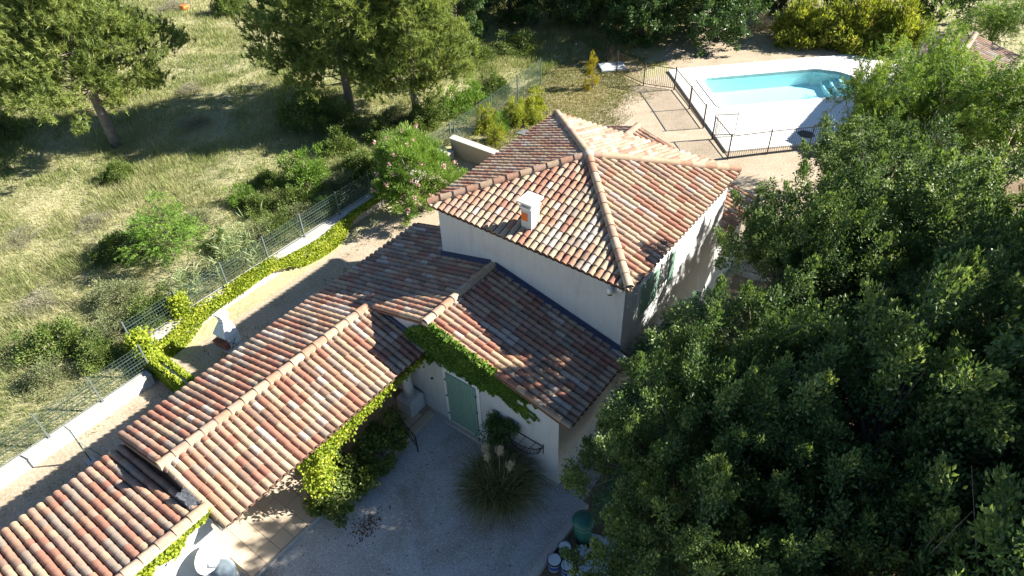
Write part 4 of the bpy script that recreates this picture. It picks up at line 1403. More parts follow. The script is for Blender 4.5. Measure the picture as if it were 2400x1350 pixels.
# creeper draped over the inner edge of the broad wall
rg = np.random.default_rng(5)
n = 15000
yv = rg.uniform(-6.6, 5.2, n)
edge = -7.68 + 0.06 * np.sin(yv * 1.7) + 0.14 * np.sin(yv * 0.83 + 1)
wid = 0.10 + 0.06 * np.sin(yv * 1.1 + 0.4)
t = rg.uniform(0, 1, n)
x = edge + .05 + t * (wid + 0.30)
z = np.where(x < -7.36, 0.52, 0.52 - (x + 7.36) / 0.20 * 0.46) + rg.uniform(-.05, .07, n)
z = np.maximum(z, 0.03)
C1 = np.stack([x, yv, z], 1)
n2 = 2600
y2 = np.concatenate([rg.normal(-2.3, .5, n2 // 2), rg.normal(-4.4, .5, n2 // 4), rg.normal(-1.4, .3, n2 - n2 // 2 - n2 // 4)])
C2 = np.stack([rg.uniform(-8.05, -7.3, n2), y2, rg.uniform(.5, .62, n2)], 1)
# stub climbing the fence
n3 = 1500
C3 = np.stack([-8.05 + rg.normal(0, .10, n3), -4.85 + rg.normal(0, .17, n3), rg.uniform(.5, 1.45, n3)], 1)
Cc = np.concatenate([C1, C2, C3])
Dd = np.tile(np.array([0.55, -0.15, 0.1]), (len(Cc), 1))
creeper('creeper', Cc, Dd, 0.09, 0.08, 'ivy', 'yellow-green creeper draped along the broad alley wall', 11)
# creeper over the cross wall and its corner post
rg = np.random.default_rng(6)
n = 7000
x = rg.uniform(-7.3, -4.85, n)
side = rg.integers(0, 3, n)
y = np.where(side == 0, -6.93 - rg.uniform(0, .08, n), np.where(side == 1, -6.57 + rg.uniform(0, .1, n), rg.uniform(-6.95, -6.55, n)))
z = np.where(side == 2, .66 + rg.uniform(-.03, .1, n), rg.uniform(.03, .68, n))
keep = ~((side == 2) & (np.abs(y + 6.75) < .07) & (x > -6.4))
C1 = np.stack([x, y, z], 1)[keep]
n3 = 2600
C3 = np.stack([-7.45 + rg.normal(0, .2, n3), -6.7 + rg.normal(0, .16, n3), rg.uniform(.1, 1.35, n3)], 1)
n4 = 1400
C4 = np.stack([rg.uniform(-8.05, -7.2, n4), -6.75 + rg.normal(0, .15, n4), rg.uniform(.2, 1.0, n4)], 1)
Cc = np.concatenate([C1, C3, C4])
Dd = np.tile(np.array([0.3, -0.45, -0.1]), (len(Cc), 1))
creeper('creeper', Cc, Dd, 0.105, 0.095, 'ivy', 'creeper mound covering the cross wall and its corner post', 12)
# creeper on the gable wall over the green shutters
rg = np.random.default_rng(8)
n = 14000
x = rg.uniform(1.35, 6.4, n)
def gz(x):
    return ZM + (ZR_ - ZM) * (np.maximum(x, XM) - XM) / (XR - XM)
top = gz(x) - 0.03 - np.where(x < XM, (XM - x) * 0.75, 0)
low = np.interp(x, [1.35, 1.7, 2.1, 2.45, 2.9, 3.4, 3.9, 4.4, 4.9, 5.3, 5.8, 6.4], [2.75, 2.5, 2.5, 2.68, 2.66, 2.6, 2.52, 2.58, 2.76, 2.92, 3.05, 3.1])
low = low + 0.07 * np.sin(x * 17) + 0.05 * np.sin(x * 41)
z = low + (top - low) * rg.uniform(0, 1, n) ** 0.85
bulge = 0.04 + 0.15 * np.clip((5.6 - x) / 4, 0, 1) * np.sqrt(rg.uniform(0, 1, n))
C1 = np.stack([x, YW - bulge, z], 1)
n2 = 700
xs = rg.uniform(2.4, 4.6, n2)
C2 = np.stack([xs, np.full(n2, -2.80) + rg.normal(0, .05, n2), gz(xs) + .10 + rg.normal(0, .03, n2)], 1)
# runners with bare stems trailing right
C3 = []
for k in range(11):
    x0 = rg.uniform(4.2, 5.6)
    z0 = 2.55 + 0.12 * k / 4
    ln = rg.uniform(.3, .9)
    tt = np.linspace(0, 1, 26)
    C3.append(np.stack([x0 + ln * tt, np.full(26, YW - .03), z0 - .55 * ln * tt + 0.03 * np.sin(tt * 9 + k)], 1))
Cc = np.concatenate([C1, C2] + C3)
Dd = np.tile(np.array([0.1, -0.6, -0.45]), (len(Cc), 1))
creeper('creeper', Cc, Dd, 0.10, 0.095, 'ivyd', 'dense green creeper hanging over the green shutters under the gable', 13)
# creeper on the porch eave and pillar
rg = np.random.default_rng(9)
n = 4200
y = rg.uniform(-6.9, -2.85, n)
drop = np.interp(y, [-6.9, -6.2, -5.2, -4.0, -2.9], [1.0, 0.75, 0.42, 0.3, 0.35])
C1 = np.stack([1.86 + rg.normal(0, .09, n), y, 2.78 - drop * rg.uniform(0, 1, n) ** 1.4], 1)
n2 = 4200
C2 = np.stack([1.55 + rg.normal(0, .15, n2), -6.75 + rg.normal(0, .20, n2), rg.uniform(.25, 2.72, n2)], 1)
Cc = np.concatenate([C1, C2])
Dd = np.tile(np.array([0.5, -0.4, -0.35]), (len(Cc), 1))
creeper('creeper', Cc, Dd, 0.085, 0.075, 'ivy', 'yellow-green creeper along the porch eave and down its pillar', 14)
# creeper on the garage wall head
rg = np.random.default_rng(10)
n = 6500
y = rg.uniform(-13.5, -9.5, n)
wd = np.interp(y, [-13.5, -11.5, -10.6, -9.5], [0.75, 0.62, 0.42, 0.06])
C1 = np.stack([1.44 + np.abs(rg.normal(0, .05, n)), y, 3.10 - wd * rg.uniform(0, 1, n) ** 1.5 * (1 + .3 * np.sin(y * 7))], 1)
Dd = np.tile(np.array([0.6, -0.1, -0.4]), (n, 1))
creeper('creeper', C1, Dd, 0.085, 0.08, 'ivy', 'thin yellow-green creeper along the top of the white garage wall', 15)

# rounded creeper bush by the porch; its shade is put into darker leaves
rg = np.random.default_rng(16)
pb = thing('porch_bush', (1.9, -5.5, 0), 'rounded green bush, shade put into its leaf colour, between the porch and the gravel courtyard', 'shrub')
cl = []
for cx, cy, rr, hh, k in ((-0.25, 1.15, 0.62, 1.15, 26), (-0.15, 0.5, 0.62, 1.0, 26), (-0.1, -0.35, 0.75, 0.85, 34), (0.0, -1.05, 0.72, 0.8, 32), (-0.6, -0.6, 0.6, 1.0, 20)):
    c = clump_cloud(rg, k, rr, hh * .62, .5, -.3) + np.array([cx, cy, hh * .42])
    cl.append(c)
cl = np.concatenate(cl)
V, F, rn = clump_leaves(rg, cl, 90, 0.13, 0.095, 0.07, 0.3)
V[:, 2] = np.maximum(V[:, 2], .01)
np_obj('foliage', V, F, 'bush', pb, rn)
b = MB()
for q in range(0, len(cl), 5):
    e = Vector(cl[q])
    b.tube([Vector((e.x * .5, e.y * .7, 0)), e * .7 + Vector((0, 0, .1)), e], [.02, .014, .005], 4)
b.build('stems', 'barko', pb)

# ------------------------------------------------------------------ courtyard things
# iron hand rail
rl = thing('hand_rail', (1.75, -3.95, 0), 'black wrought iron hand rail beside the terrace step', 'railing')
def barparts(lst, t, name, mat, parent):
    for a_, c_ in lst:
        b = MB(); b.bar(a_, c_, t); b.build(name, mat, parent)
def bars(lst, t):
    b = MB()
    for a_, c_ in lst:
        b.bar(a_, c_, t)
    return b
barparts([((0, 0, .1), (0, 0, .95)), ((.75, -.15, 0.0), (.75, -.15, .72))], .028, 'post', 'iron', rl)
barparts([((0, 0, .93), (.78, -.155, .72)), ((0, 0, .45), (.75, -.15, .28))], .022, 'rail', 'iron', rl)
bars([((.19 * i, -.038 * i, .42 - .04 * i), (.19 * (i + 1), -.038 * (i + 1), .86 - .05 * i)) for i in range(4)] + [((.19 * (i + 1), -.038 * (i + 1), .38 - .04 * i), (.19 * i, -.038 * i, .92 - .05 * i)) for i in range(4)], .012).build('lattice', 'iron', rl)

# wall basket
bk = thing('wall_basket', (5.38, YW, 1.45), 'black iron half-round basket planter hung on the courtyard wall', 'planter')
rb = MB()
hw, dp = 0.64, 0.34
arc = [Vector((hw * math.cos(a), -dp * math.sin(a), 0)) for a in np.linspace(0, math.pi, 17)]
arc2 = [Vector((hw * .8 * math.cos(a), -dp * .75 * math.sin(a), -.36)) for a in np.linspace(0, math.pi, 17)]
rb.tube(arc, .012, 5)
rb.tube(arc2, .010, 5)
rb.bar((-hw, -.015, 0), (hw, -.015, 0), .022)
rb.bar((-hw, -.015, .16), (-hw, -.015, -.3), .016)
rb.bar((hw, -.015, .1), (hw, -.015, -.3), .016)
rb.build('rim', 'iron', bk)
lb = MB()
for i in range(16):
    lb.bar(arc[i], arc2[i + 1], .010)
    lb.bar(arc[i + 1], arc2[i], .010)
lb.build('lattice', 'iron', bk)
sb = MB()
for x_ in (-.2, .05, .4):
    sb.bar((x_, -.01, 0), (x_ * .9, -dp * .93, .0), .012)
for i in range(0, 17, 2):
    sb.bar(arc[i], arc[i] + Vector((0, 0, .07)), .01)
sb.build('spikes', 'iron', bk)
# climbing plant left of the basket
rg = np.random.default_rng(31)
cpn = thing('wall_plant', (4.62, -2.95, 0), 'dark climbing shrub against the wall between shutters and iron basket', 'shrub')
c1 = np.stack([rg.normal(0, .20, 60), rg.normal(0, .10, 60), rg.uniform(.25, 1.75, 60)], 1)
c2 = np.stack([rg.uniform(-.3, .6, 25), rg.normal(.1, .06, 25), rg.uniform(1.55, 1.85, 25)], 1)
cl = np.concatenate([c1, c2])
V, F, rn = clump_leaves(rg, cl, 60, .10, .065, .04, .2)
np_obj('foliage', V, F, 'oakd', cpn, rn)
b = MB()
for k in range(7):
    b.tube([(0, 0, 0), (rg.normal(0, .08), 0, .8), (rg.normal(0, .2), .05, 1.5)], [.02, .015, .006], 4)
b.build('stems', 'barko', cpn)

# pampas grass
rg = np.random.default_rng(21)
pg = thing('pampas_grass', (5.35, -3.85, 0), 'big clump of pampas grass with pale plumes against the courtyard wall', 'grass clump')
def arching(rg, n, rbase, Lmin, Lmax, spread, w, nseg=5):
    a = rg.uniform(0, 2 * np.pi, n)
    o = np.stack([np.cos(a), np.sin(a), np.zeros(n)], 1)
    a0 = rg.uniform(0, 2 * np.pi, n)
    base = np.stack([np.cos(a0), np.sin(a0), np.zeros(n)], 1) * (rg.uniform(0, 1, (n, 1)) ** .5) * rbase
    L = rg.uniform(Lmin, Lmax, n)
    tl = (rg.uniform(.1, 1, n) ** .8) * spread
    sw = rg.normal(0, .55, n)
    sd = np.stack([-np.sin(a), np.cos(a), np.zeros(n)], 1)
    sv = unit(sd + rg.normal(0, .35, (n, 3)))
    droop = rg.uniform(.55, 1.15, n)
    rows = []
    for k in range(nseg + 1):
        t = k / nseg
        rr = L * (t * .22 + t * t * .62) * tl
        zz = L * (t * (1 - .1 * tl) - t ** 2.6 * .85 * tl * droop)
        c = base + o * rr[:, None] + sd * (sw * L * t * t * .35)[:, None] + np.stack([0 * zz, 0 * zz, zz], 1)
        c[:, 2] = np.maximum(c[:, 2], .02)
        ww = w * (1 - .85 * t)
        rows += [c - sv * ww / 2, c + sv * ww / 2]
    V = np.stack(rows, 1)
    m_ = V.shape[1]
    F = []
    for k in range(nseg):
        F.append(np.stack([np.arange(n) * m_ + 2 * k, np.arange(n) * m_ + 2 * k + 1, np.arange(n) * m_ + 2 * k + 3, np.arange(n) * m_ + 2 * k + 2], 1))
    return V.reshape(-1, 3), np.concatenate(F), np.tile(np.clip(rg.beta(1.3, 1.9, n), 0, 1), nseg)
V, F, rn = arching(rg, 5200, .55, .7, 1.75, .95, .030, 6)
np_obj('blades', V, F, 'pamp', pg, rn)
for k, (dx, dy, h) in enumerate([(-.55, .15, 1.7), (-.42, .05, 1.55), (.02, .1, 2.1), (.3, .15, 1.6)]):
    st = MB()
    st.tube([(dx * .3, dy * .3, .2), (dx * .7, dy * .7, h * .6), (dx, dy, h)], [.010, .008, .005], 5)
    so_ = st.build('stalk', 'plume', pg)
    n = 260
    tt = rg.uniform(0, 1, n)
    wq = .045 * np.sin(np.pi * np.clip(tt, .05, 1)) + .006
    C = np.stack([dx + rg.normal(0, 1, n) * wq + .05 * tt, dy + rg.normal(0, 1, n) * wq, h - .30 + .40 * tt], 1)
    V, F = leaves(rg, C, np.tile(np.array([0.1, 0, 1.0]), (n, 1)), .12, .016, .1, .4)
    np_obj('plume', V, F, 'plume', pg, rg.uniform(0, 1, n))

# dead leaves on the gravel
rg = np.random.default_rng(22)
n = 240
C = np.concatenate([np.stack([3.0 + rg.normal(0, .16, 160), -6.65 + rg.normal(0, .3, 160), np.full(160, .02)], 1), np.stack([rg.uniform(2, 7, 80), rg.uniform(-9, -2.9, 80), np.full(80, .02)], 1)])
V, F = leaves(rg, C, rg.normal(0, 1, (n, 3)) * np.array([1, 1, .1]), .07, .05, .2, .2)
tag(np_obj('fallen_leaves', V, F, 'dry', None, rg.uniform(0, 1, n)), 'brown fallen leaves strewn on the courtyard gravel', 'leaves', None, 'stuff')
# low retaining wall and builder's debris under the trees
lw = thing('kerb_wall', (7.5, -4.3, 0), 'low stone kerb wall between courtyard and grove at the bottom', 'wall')
b = MB(); b.box(-.10, .10, -3.2, 1.55, -.05, .20); b.build('wall', 'conc', lw, bevel=.02)
bn = thing('green_bin', (7.95, -3.62, 0), 'green plastic bin half hidden by foliage beside the kerb wall', 'bin')
b = MB(); b.tube([(0, 0, .0), (0, 0, .45), (0, 0, .9)], [.20, .24, .27], 14); b.build('body', 'bin', bn, smooth=True)
b = MB(); b.tube([(0, 0, .9), (0, 0, .95), (0, 0, 1.02)], [.30, .30, .12], 14); b.build('lid', 'bin', bn, smooth=True)
def bucket(x, y, r, h, tilt, label, band=True):
    t = thing('paint_bucket', (x, y, .02), label, 'bucket', 'paint buckets by the kerb wall', rz=tilt)
    b = MB()
    n = 18
    b.tube([(0, 0, 0), (0, 0, h)], [r * .9, r], n, cap=True)
    b.build('body', 'tin', t, smooth=False)
    b = MB(); b.tube([(0, 0, h - .03), (0, 0, h + .012)], [r * 1.05, r * 1.05], n); b.build('rim', 'iron', t)
    b = MB(); b.tube([(0, 0, h + .013), (0, 0, h + .016)], [r * .92, r * .92], n); b.build('contents', 'slab', t)
    if band:
        b = MB(); b.tube([(0, 0, h * .25), (0, 0, h * .72)], [r * .94, r * .99], n, cap=False); b.build('label_band', 'bluepaint', t)
    hp = [Vector((r * 1.06 * math.cos(a), r * 1.06 * math.sin(a) * .5 + .0, h + .10 * math.sin(a))) for a in np.linspace(0, math.pi, 9)]
    b = MB(); b.tube(hp, .006, 4); b.build('handle', 'iron', t)
bucket(7.80, -4.25, .17, .36, .3, 'open dark-rimmed paint bucket nearest the green bin')
bucket(7.78, -4.70, .18, .36, 1.2, 'paint bucket with blue band, left of the pair at the bottom edge')
bucket(8.12, -4.62, .17, .34, 2.0, 'paint bucket with blue band, middle of the row at the bottom edge')
bucket(8.42, -4.80, .17, .34, 2.7, 'paint bucket with blue band, right of the row at the bottom edge')
tag(boxpart('cardboard_box', 'tin', None, 8.05, 8.32, -4.12, -3.86, .01, .24, .01), 'small white and blue carton behind the paint buckets', 'box')
for i, (x, y, l, w_, rz, z, lab) in enumerate([
    (8.75, -3.95, .62, .18, 0.9, .10, 'long pale board lying across the pile'),
    (8.55, -3.45, .40, .25, 0.4, .06, 'pale board at the back of the pile'),
    (9.1, -3.6, .40, .26, 1.2, .06, 'pale board at the right side of the pile'),
    (9.05, -4.35, .30, .26, 0.1, .12, 'square pale board at the front of the pile')]):
    b = MB(); b.box(-l, l, -w_, w_, -.012, .012)
    o = b.build('loose_board', 'slab', None)
    o.location = (x, y, z); o.rotation_euler = (.05 * (i - 1), .06, rz)
    tag(o, lab + ' by the kerb wall', 'board', 'loose boards by the kerb wall')
# orange trestle under the trees
tr = thing('orange_trestle', (7.35, -0.4, 0), 'orange painted metal trestle frame under the feathery shrubs', 'trestle')
barparts([((-.1, -.55, 0), (0, -.45, .62)), ((.55, -.55, 0), (.45, -.45, .62)), ((-.1, .75, 0), (0, .65, .62)), ((.55, .75, 0), (.45, .65, .62))], .045, 'leg', 'orange', tr)
barparts([((0, -.47, .62), (0, .67, .62)), ((.45, -.47, .62), (.45, .67, .62)), ((0, -.45, .64), (.45, -.45, .64)), ((0, .65, .64), (.45, .65, .64))], .07, 'top_bar', 'orange', tr)
ob = thing('orange_barrow', (8.1, 4.2, 0), 'orange tray half hidden among leaves beside the tall side wall', 'tray')
b = MB(); b.prism([(-.3, -.45), (.3, -.45), (.36, .45), (-.36, .45)], .45, .5); b.build('tray', 'orange', ob, bevel=.02)
barparts([((-.25, -.4, 0), (-.2, -.3, .45)), ((.25, -.4, 0), (.2, -.3, .45)), ((-.25, .4, 0), (-.2, .3, .45)), ((.25, .4, 0), (.2, .3, .45))], .035, 'leg', 'iron', ob)

# ------------------------------------------------------------------ alley things
# masonry barbecue
bq = thing('barbecue', (-5.6, -4.75, 0), 'white masonry barbecue with hood, chimney and red brick hearth in the alley', 'barbecue', rz=0.12)
b = MB(); b.box(-.42, .42, -.20, .42, 0, .78); b.build('base', 'white', bq, bevel=.01)
for k in range(3):
    for j in range(4):
        b = MB(); b.box(-.40 + .2 * j + .005, -.40 + .2 * j + .195, -.42, -.205, .56 + .075 * k, .56 + .075 * k + .068); b.build('brick', 'brick', bq)
boxpart('hearth', 'brick', bq, -.42, .42, -.46, -.20, .79, .84, .006)
boxpart('hearth_shelf', 'conc', bq, -.46, .46, -.50, .44, .50, .555)
hb = MB()
v0 = [(-.42, -.34, 1.12), (.42, -.34, 1.12), (.42, .42, 1.12), (-.42, .42, 1.12)]
v1 = [(-.20, -.02, 1.62), (.20, -.02, 1.62), (.20, .38, 1.62), (-.20, .38, 1.62)]
hb.v = v0 + v1
hb.f = [(3, 2, 1, 0), (4, 5, 6, 7), (0, 1, 5, 4), (1, 2, 6, 5), (2, 3, 7, 6), (3, 0, 4, 7)]
hb.build('hood', 'white', bq, bevel=.015)
boxpart('side_panel', 'white', bq, -.42, -.33, -.2, .42, .845, 1.118)
boxpart('side_panel', 'white', bq, .33, .42, -.2, .42, .845, 1.118)
boxpart('back_panel', 'ember', bq, -.328, .328, .34, .42, .845, 1.118)
boxpart('flue', 'white', bq, -.17, .17, .02, .36, 1.622, 1.95, .01)
boxpart('flue_cap', 'white', bq, -.24, .24, -.05, .42, 1.952, 2.06, .015)
bars([((.47, -.2, .9), (.47, .1, .55)), ((.47, .1, .9), (.47, -.2, .55))], .02).build('side_rack', 'iron', bq)

bq.scale = (0.74, 0.74, 0.82)
# clothes line pole
po = thing('line_pole', (-5.22, -10.05, 0), 'thin green clothes-line pole with concrete foot in the alley', 'pole')
b = MB(); b.box(-.14, .14, -.12, .12, 0, .06); b.build('foot', 'conc', po)
bars([((0, 0, .06), (0, 0, 1.5))], .035).build('shaft', 'fgreen', po)
bars([((0, 0, 1.0), (.55, .35, .05))], .018).build('stay', 'fgreen', po)
bars([((-.02, 0, 1.49), (-.25, -.02, 1.52))], .025).build('cross_arm', 'fgreen', po)

# slate slabs behind the tall roof
for i, (x, y, rz, lab) in enumerate([(-6.2, 13.3, .3, 'dark slate slab left of the pair behind the tall roof'), (-5.2, 14.3, .8, 'dark slate slab right of the pair behind the tall roof'), (-4.4, 13.6, .1, 'grey slate slab close behind the far roof corner')]):
    b = MB(); b.prism([(-.45, -.2), (.3, -.28), (.5, .1), (-.1, .3)], 0, .05)
    o = b.build('slate_slab', 'slate'); o.location = (x, y, .006); o.rotation_euler = (0, 0, rz)
    tag(o, lab, 'slab', 'slate slabs in the flower bed')

# pale access hatch on the turf
ht = thing('access_hatch', (-6.55, 22.3, 0), 'pale blue-grey access hatch slab on the turf by the pool fence', 'hatch', rz=R(45))
b = MB(); b.box(-.75, .75, -.55, .55, 0, .10); b.build('frame', 'conc', ht)
b = MB(); b.box(-.70, .70, -.50, .50, .101, .14); b.build('cover', 'slab', ht, bevel=.01)

# ------------------------------------------------------------------ pool
deck = thing('pool_deck', (0, 0, 0), 'white paved deck round the swimming pool', None)
deck['kind'] = 'structure'
del_ = deck.pop('category', None) if 'category' in deck else None
W1, W2, P1, P2 = 1.55, 5.02, 1.42, 8.05   # water: across (e2) W1..W2, along (e1) P1..P2
def pool_outline(g=0.0, n=18):
    """pool edge in (a along, b across), grown outward by g"""
    pts = []
    r = 0.35 + g
    c = [(P1 - g + r, W1 - g + r, math.pi, 1.5 * math.pi), ]
    def arc(ca, cb, rr, a0, a1, k):
        for i in range(k + 1):
            t = a0 + (a1 - a0) * i / k
            pts.append((ca + rr * math.cos(t), cb + rr * math.sin(t)))
    arc(P1 - g + r, W1 - g + r, r, math.pi, 1.5 * math.pi, 6)
    pts.append((P2 - .1, W1 - g))
    pts.append((P2 + .25 + g * .4, W1 - g + .12))
    cb = (W1 + W2) / 2
    rr = 1.5 + g
    arc(P2 + .05, cb, rr, -R(72), R(72), n)
    pts.append((P2 + .25 + g * .4, W2 + g - .12))
    pts.append((P2 - .1, W2 + g))
    arc(P1 - g + r, W2 + g - r, r, .5 * math.pi, math.pi, 6)
    return pts
outline = pool_outline(0.0)
ring = pool_outline(0.32)
# deck surface: radial fan between pool ring and deck border, built as strips
border = [(0, 0), (10.9, 0), (13.6, 2.6), (13.6, 9.3), (0, 9.3)]
def ray_to_border(p, c):
    d = (p[0] - c[0], p[1] - c[1])
    best = None
    for i in range(len(border)):
        q, r_ = border[i], border[(i + 1) % len(border)]
        e = (r_[0] - q[0], r_[1] - q[1])
        det = d[0] * (-e[1]) + e[0] * d[1]
        if abs(det) < 1e-9:
            continue
        t = ((q[0] - c[0]) * (-e[1]) + e[0] * (q[1] - c[1])) / det
        u = (d[0] * (q[1] - c[1]) - d[1] * (q[0] - c[0])) / det
        if t > 0 and -1e-6 <= u <= 1 + 1e-6:
            if best is None or t < best[0]:
                best = (t, (c[0] + d[0] * t, c[1] + d[1] * t))
    return best[1]
cen = (5.2, 3.3)
ringc = []
for i in range(len(ring)):
    p, q = ring[i], ring[(i + 1) % len(ring)]
    for k in range(3):
        ringc.append((p[0] + (q[0] - p[0]) * k / 3, p[1] + (q[1] - p[1]) * k / 3))
ang = lambda p: math.atan2(p[1] - cen[1], p[0] - cen[0])
allp = [(ang(p), p, None) for p in ringc] 
def ring_at(a):
    d = (math.cos(a), math.sin(a))
    best = None
    for i in range(len(ring)):
        q, r_ = ring[i], ring[(i + 1) % len(ring)]
        e = (r_[0] - q[0], r_[1] - q[1])
        det = d[0] * (-e[1]) + e[0] * d[1]
        if abs(det) < 1e-9:
            continue
        t = ((q[0] - cen[0]) * (-e[1]) + e[0] * (q[1] - cen[1])) / det
        u = (d[0] * (q[1] - cen[1]) - d[1] * (q[0] - cen[0])) / det
        if t > 0 and -1e-6 <= u <= 1 + 1e-6 and (best is None or t > best[0]):
            best = (t, (cen[0] + d[0] * t, cen[1] + d[1] * t))
    return best[1]
angs = sorted([ang(p) for p in ringc] + [ang(p) for p in border])
DZ = 0.10
b = MB()
for i in range(len(angs)):
    a0, a1 = angs[i], angs[(i + 1) % len(angs)]
    p0, p1 = ring_at(a0), ring_at(a1)
    q0, q1 = ray_to_border(p0, cen), ray_to_border(p1, cen)
    b.quad(pp(*p0, DZ), pp(*p1, DZ), pp(*q1, DZ), pp(*q0, DZ))
    b.quad(pp(*q0, DZ), pp(*q1, DZ), pp(*q1, -0.05), pp(*q0, -0.05))
b.build('deck_paving', 'deck', deck)
# coping ring
b = MB()
nn_ = len(outline)
for i in range(nn_):
    j = (i + 1) % nn_
    o0, o1, r0_, r1_ = outline[i], outline[j], ring[i], ring[j]
    b.quad(pp(*o0, DZ + .035), pp(*o1, DZ + .035), pp(*r1_, DZ + .035), pp(*r0_, DZ + .035))
    b.quad(pp(*r0_, DZ + .035), pp(*r1_, DZ + .035), pp(*r1_, DZ - .02), pp(*r0_, DZ - .02))
    b.quad(pp(*o1, DZ + .035), pp(*o0, DZ + .035), pp(*o0, DZ - .15), pp(*o1, DZ - .15))
b.build('coping', 'white', deck)
# basin
pool = thing('swimming_pool', pp(5, 3.3), 'turquoise swimming pool with rounded end and white steps', 'pool')
off = Vector(pp(5, 3.3))
b = MB()
def L_(p, z):
    q = Vector(pp(p[0], p[1], z)) - off
    return tuple(q)
DEP = -0.80
for i in range(nn_):
    j = (i + 1) % nn_
    b.quad(L_(outline[i], DZ + .0), L_(outline[j], DZ + .0), L_(outline[j], DEP), L_(outline[i], DEP))
b.quad(*[L_(p, DEP) for p in outline])
b.build('basin', 'shell', pool)
# steps in the rounded end
for k in range(3):
    r_ = 1.46
    zz = -0.12 - 0.20 * k
    a_in = P2 + 1.05 - 0.36 * k
    pts = [(P2 + .05 + r_ * math.cos(t), (W1 + W2) / 2 + r_ * math.sin(t)) for t in np.linspace(-R(75), R(75), 19)]
    pts = [p for p in pts if p[0] > a_in]
    if len(pts) < 3:
        continue
    chord = [(a_in - .25 * math.cos(math.pi * i / 8 - math.pi / 2), pts[-1][1] + (pts[0][1] - pts[-1][1]) * i / 8) for i in range(9)]
    poly = pts + chord
    sb_ = MB()
    n0 = len(poly)
    sb_.v = [L_(p, zz) for p in poly] + [L_(p, DEP + .003) for p in poly]
    sb_.f = [tuple(range(n0))] + [(i, n0 + i, n0 + (i + 1) % n0, (i + 1) % n0) for i in range(n0)]
    sb_.build('step', 'shell', pool)
wb = MB()
wb.quad(*[L_(p, 0.0) for p in reversed(pool_outline(-0.004))])
wb.build('water', 'water', pool)
o = MB(); hx = [(math.cos(R(60 * k + 10)) * .42, math.sin(R(60 * k + 10)) * .36) for k in range(6)]
o.prism(hx, 0, .03)
o = o.build('drain_cover', 'black'); o.location = (5.3, 20.6, DZ + .004)
tag(o, 'black flat mat on the shaded corner of the pool deck', 'mat')

# pool fence: panels of thin bars between posts
FH = 1.25
fn = thing('pool_fence', (0, 0, 0), 'thin dark iron fence round the near sides of the pool', 'fence')
runs = [[(-7.2, 22.8), (-6.0, 21.9), (-3.95, 21.3), (-2.3, 21.7), (-0.62, 20.1), (0.87, 18.62)], [(1.70, 17.85), (3.10, 16.52), (4.42, 17.95), (5.86, 19.42), (7.2, 20.8)]]
for run in runs:
    for q in run:
        b = MB(); b.bar((q[0], q[1], 0), (q[0], q[1], FH + .05), .05); b.build('post', 'rust_iron', fn)
    for a_, c_ in zip(run[:-1], run[1:]):
        a_, c_ = Vector((a_[0], a_[1], 0)), Vector((c_[0], c_[1], 0))
        for z in (.10, FH - .05):
            b = MB()
            b.bar(a_ + Vector((0, 0, z)), c_ + Vector((0, 0, z)), .030)
            b.build('rail', 'rust_iron', fn)
        L = (c_ - a_).length
        n = int(L / .105)
        b = MB()
        for i in range(1, n):
            q = a_.lerp(c_, i / n)
            b.bar(q + Vector((0, 0, .1)), q + Vector((0, 0, FH - .05)), .015)
        ob_ = b.build('bars', 'rust_iron', fn)
        ob_['kind'] = 'stuff'
gt = thing('pool_gate', (1.74, 17.92, DZ), 'open iron gate leaf swung inward over the white deck', 'gate')
ge = Vector((0.78, 0.62, 0)).normalized() * 1.0
bars([((.03, .03, .06), (.03, .03, 1.2)), (tuple(ge + Vector((0, 0, .06))), tuple(ge + Vector((0, 0, 1.3)))), ((.03, .03, 1.17), tuple(ge + Vector((0, 0, 1.17)))), ((.03, .03, .1), tuple(ge + Vector((0, 0, .1))))], .03).build('frame', 'rust_iron', gt)
b = MB()
for i in range(1, 9):
    q = ge * (i / 9)
    b.bar(q + Vector((0, 0, .1)), q + Vector((0, 0, 1.17)), .010)
b.build('bars', 'rust_iron', gt)

# ------------------------------------------------------------------ tiled shed behind the locust trees
sh_ = thing('pool_shed', (0, 0, 0), 'tile-roofed shed beside the pool, half hidden by locust trees', 'shed')
sx0, sxr, sx1, sy0, sy1 = 8.05, 10.05, 12.2, 22.4, 28.2
sz0, szr = 2.84, 3.42
wallbox(sh_, sx0 + .25, sx1 - .25, sy0 + .2, sy1 - .2, 0, sz0 - .05)
dk = deck_poly('roof', [[(sx0, sy0, sz0), (sxr, sy0, szr), (sxr, sy1, szr), (sx0, sy1, sz0)], [(sxr, sy0, szr), (sx1, sy0, sz0), (sx1, sy1, sz0), (sxr, sy1, szr)]], sh_, .07)
rf = Roof(dk)
rf.plane((sx0 - .04, sy0, sz0 - .01), (0, 1, 0), (sxr - sx0, 0, szr - sz0), sy1 - sy0, lambda t: math.hypot(sxr - sx0, szr - sz0), ['grey'] * 3 + ['pale'] * 3 + ['pink'] * 3 + ['buff'] * 2)
rf.plane((sx1 + .04, sy0, sz0 - .01), (0, 1, 0), (sxr - sx1, 0, szr - sz0), sy1 - sy0, lambda t: math.hypot(sxr - sx1, szr - sz0), ['grey'] * 3 + ['pale'] * 3 + ['pink'] * 3 + ['buff'] * 2)
rf.flush()
place_tiles([rf], 0)
ridge_run(dk, (sxr, sy1 + .02, szr + .06), (sxr, sy0, szr + .06), ['pale', 'buff', 'grey'])

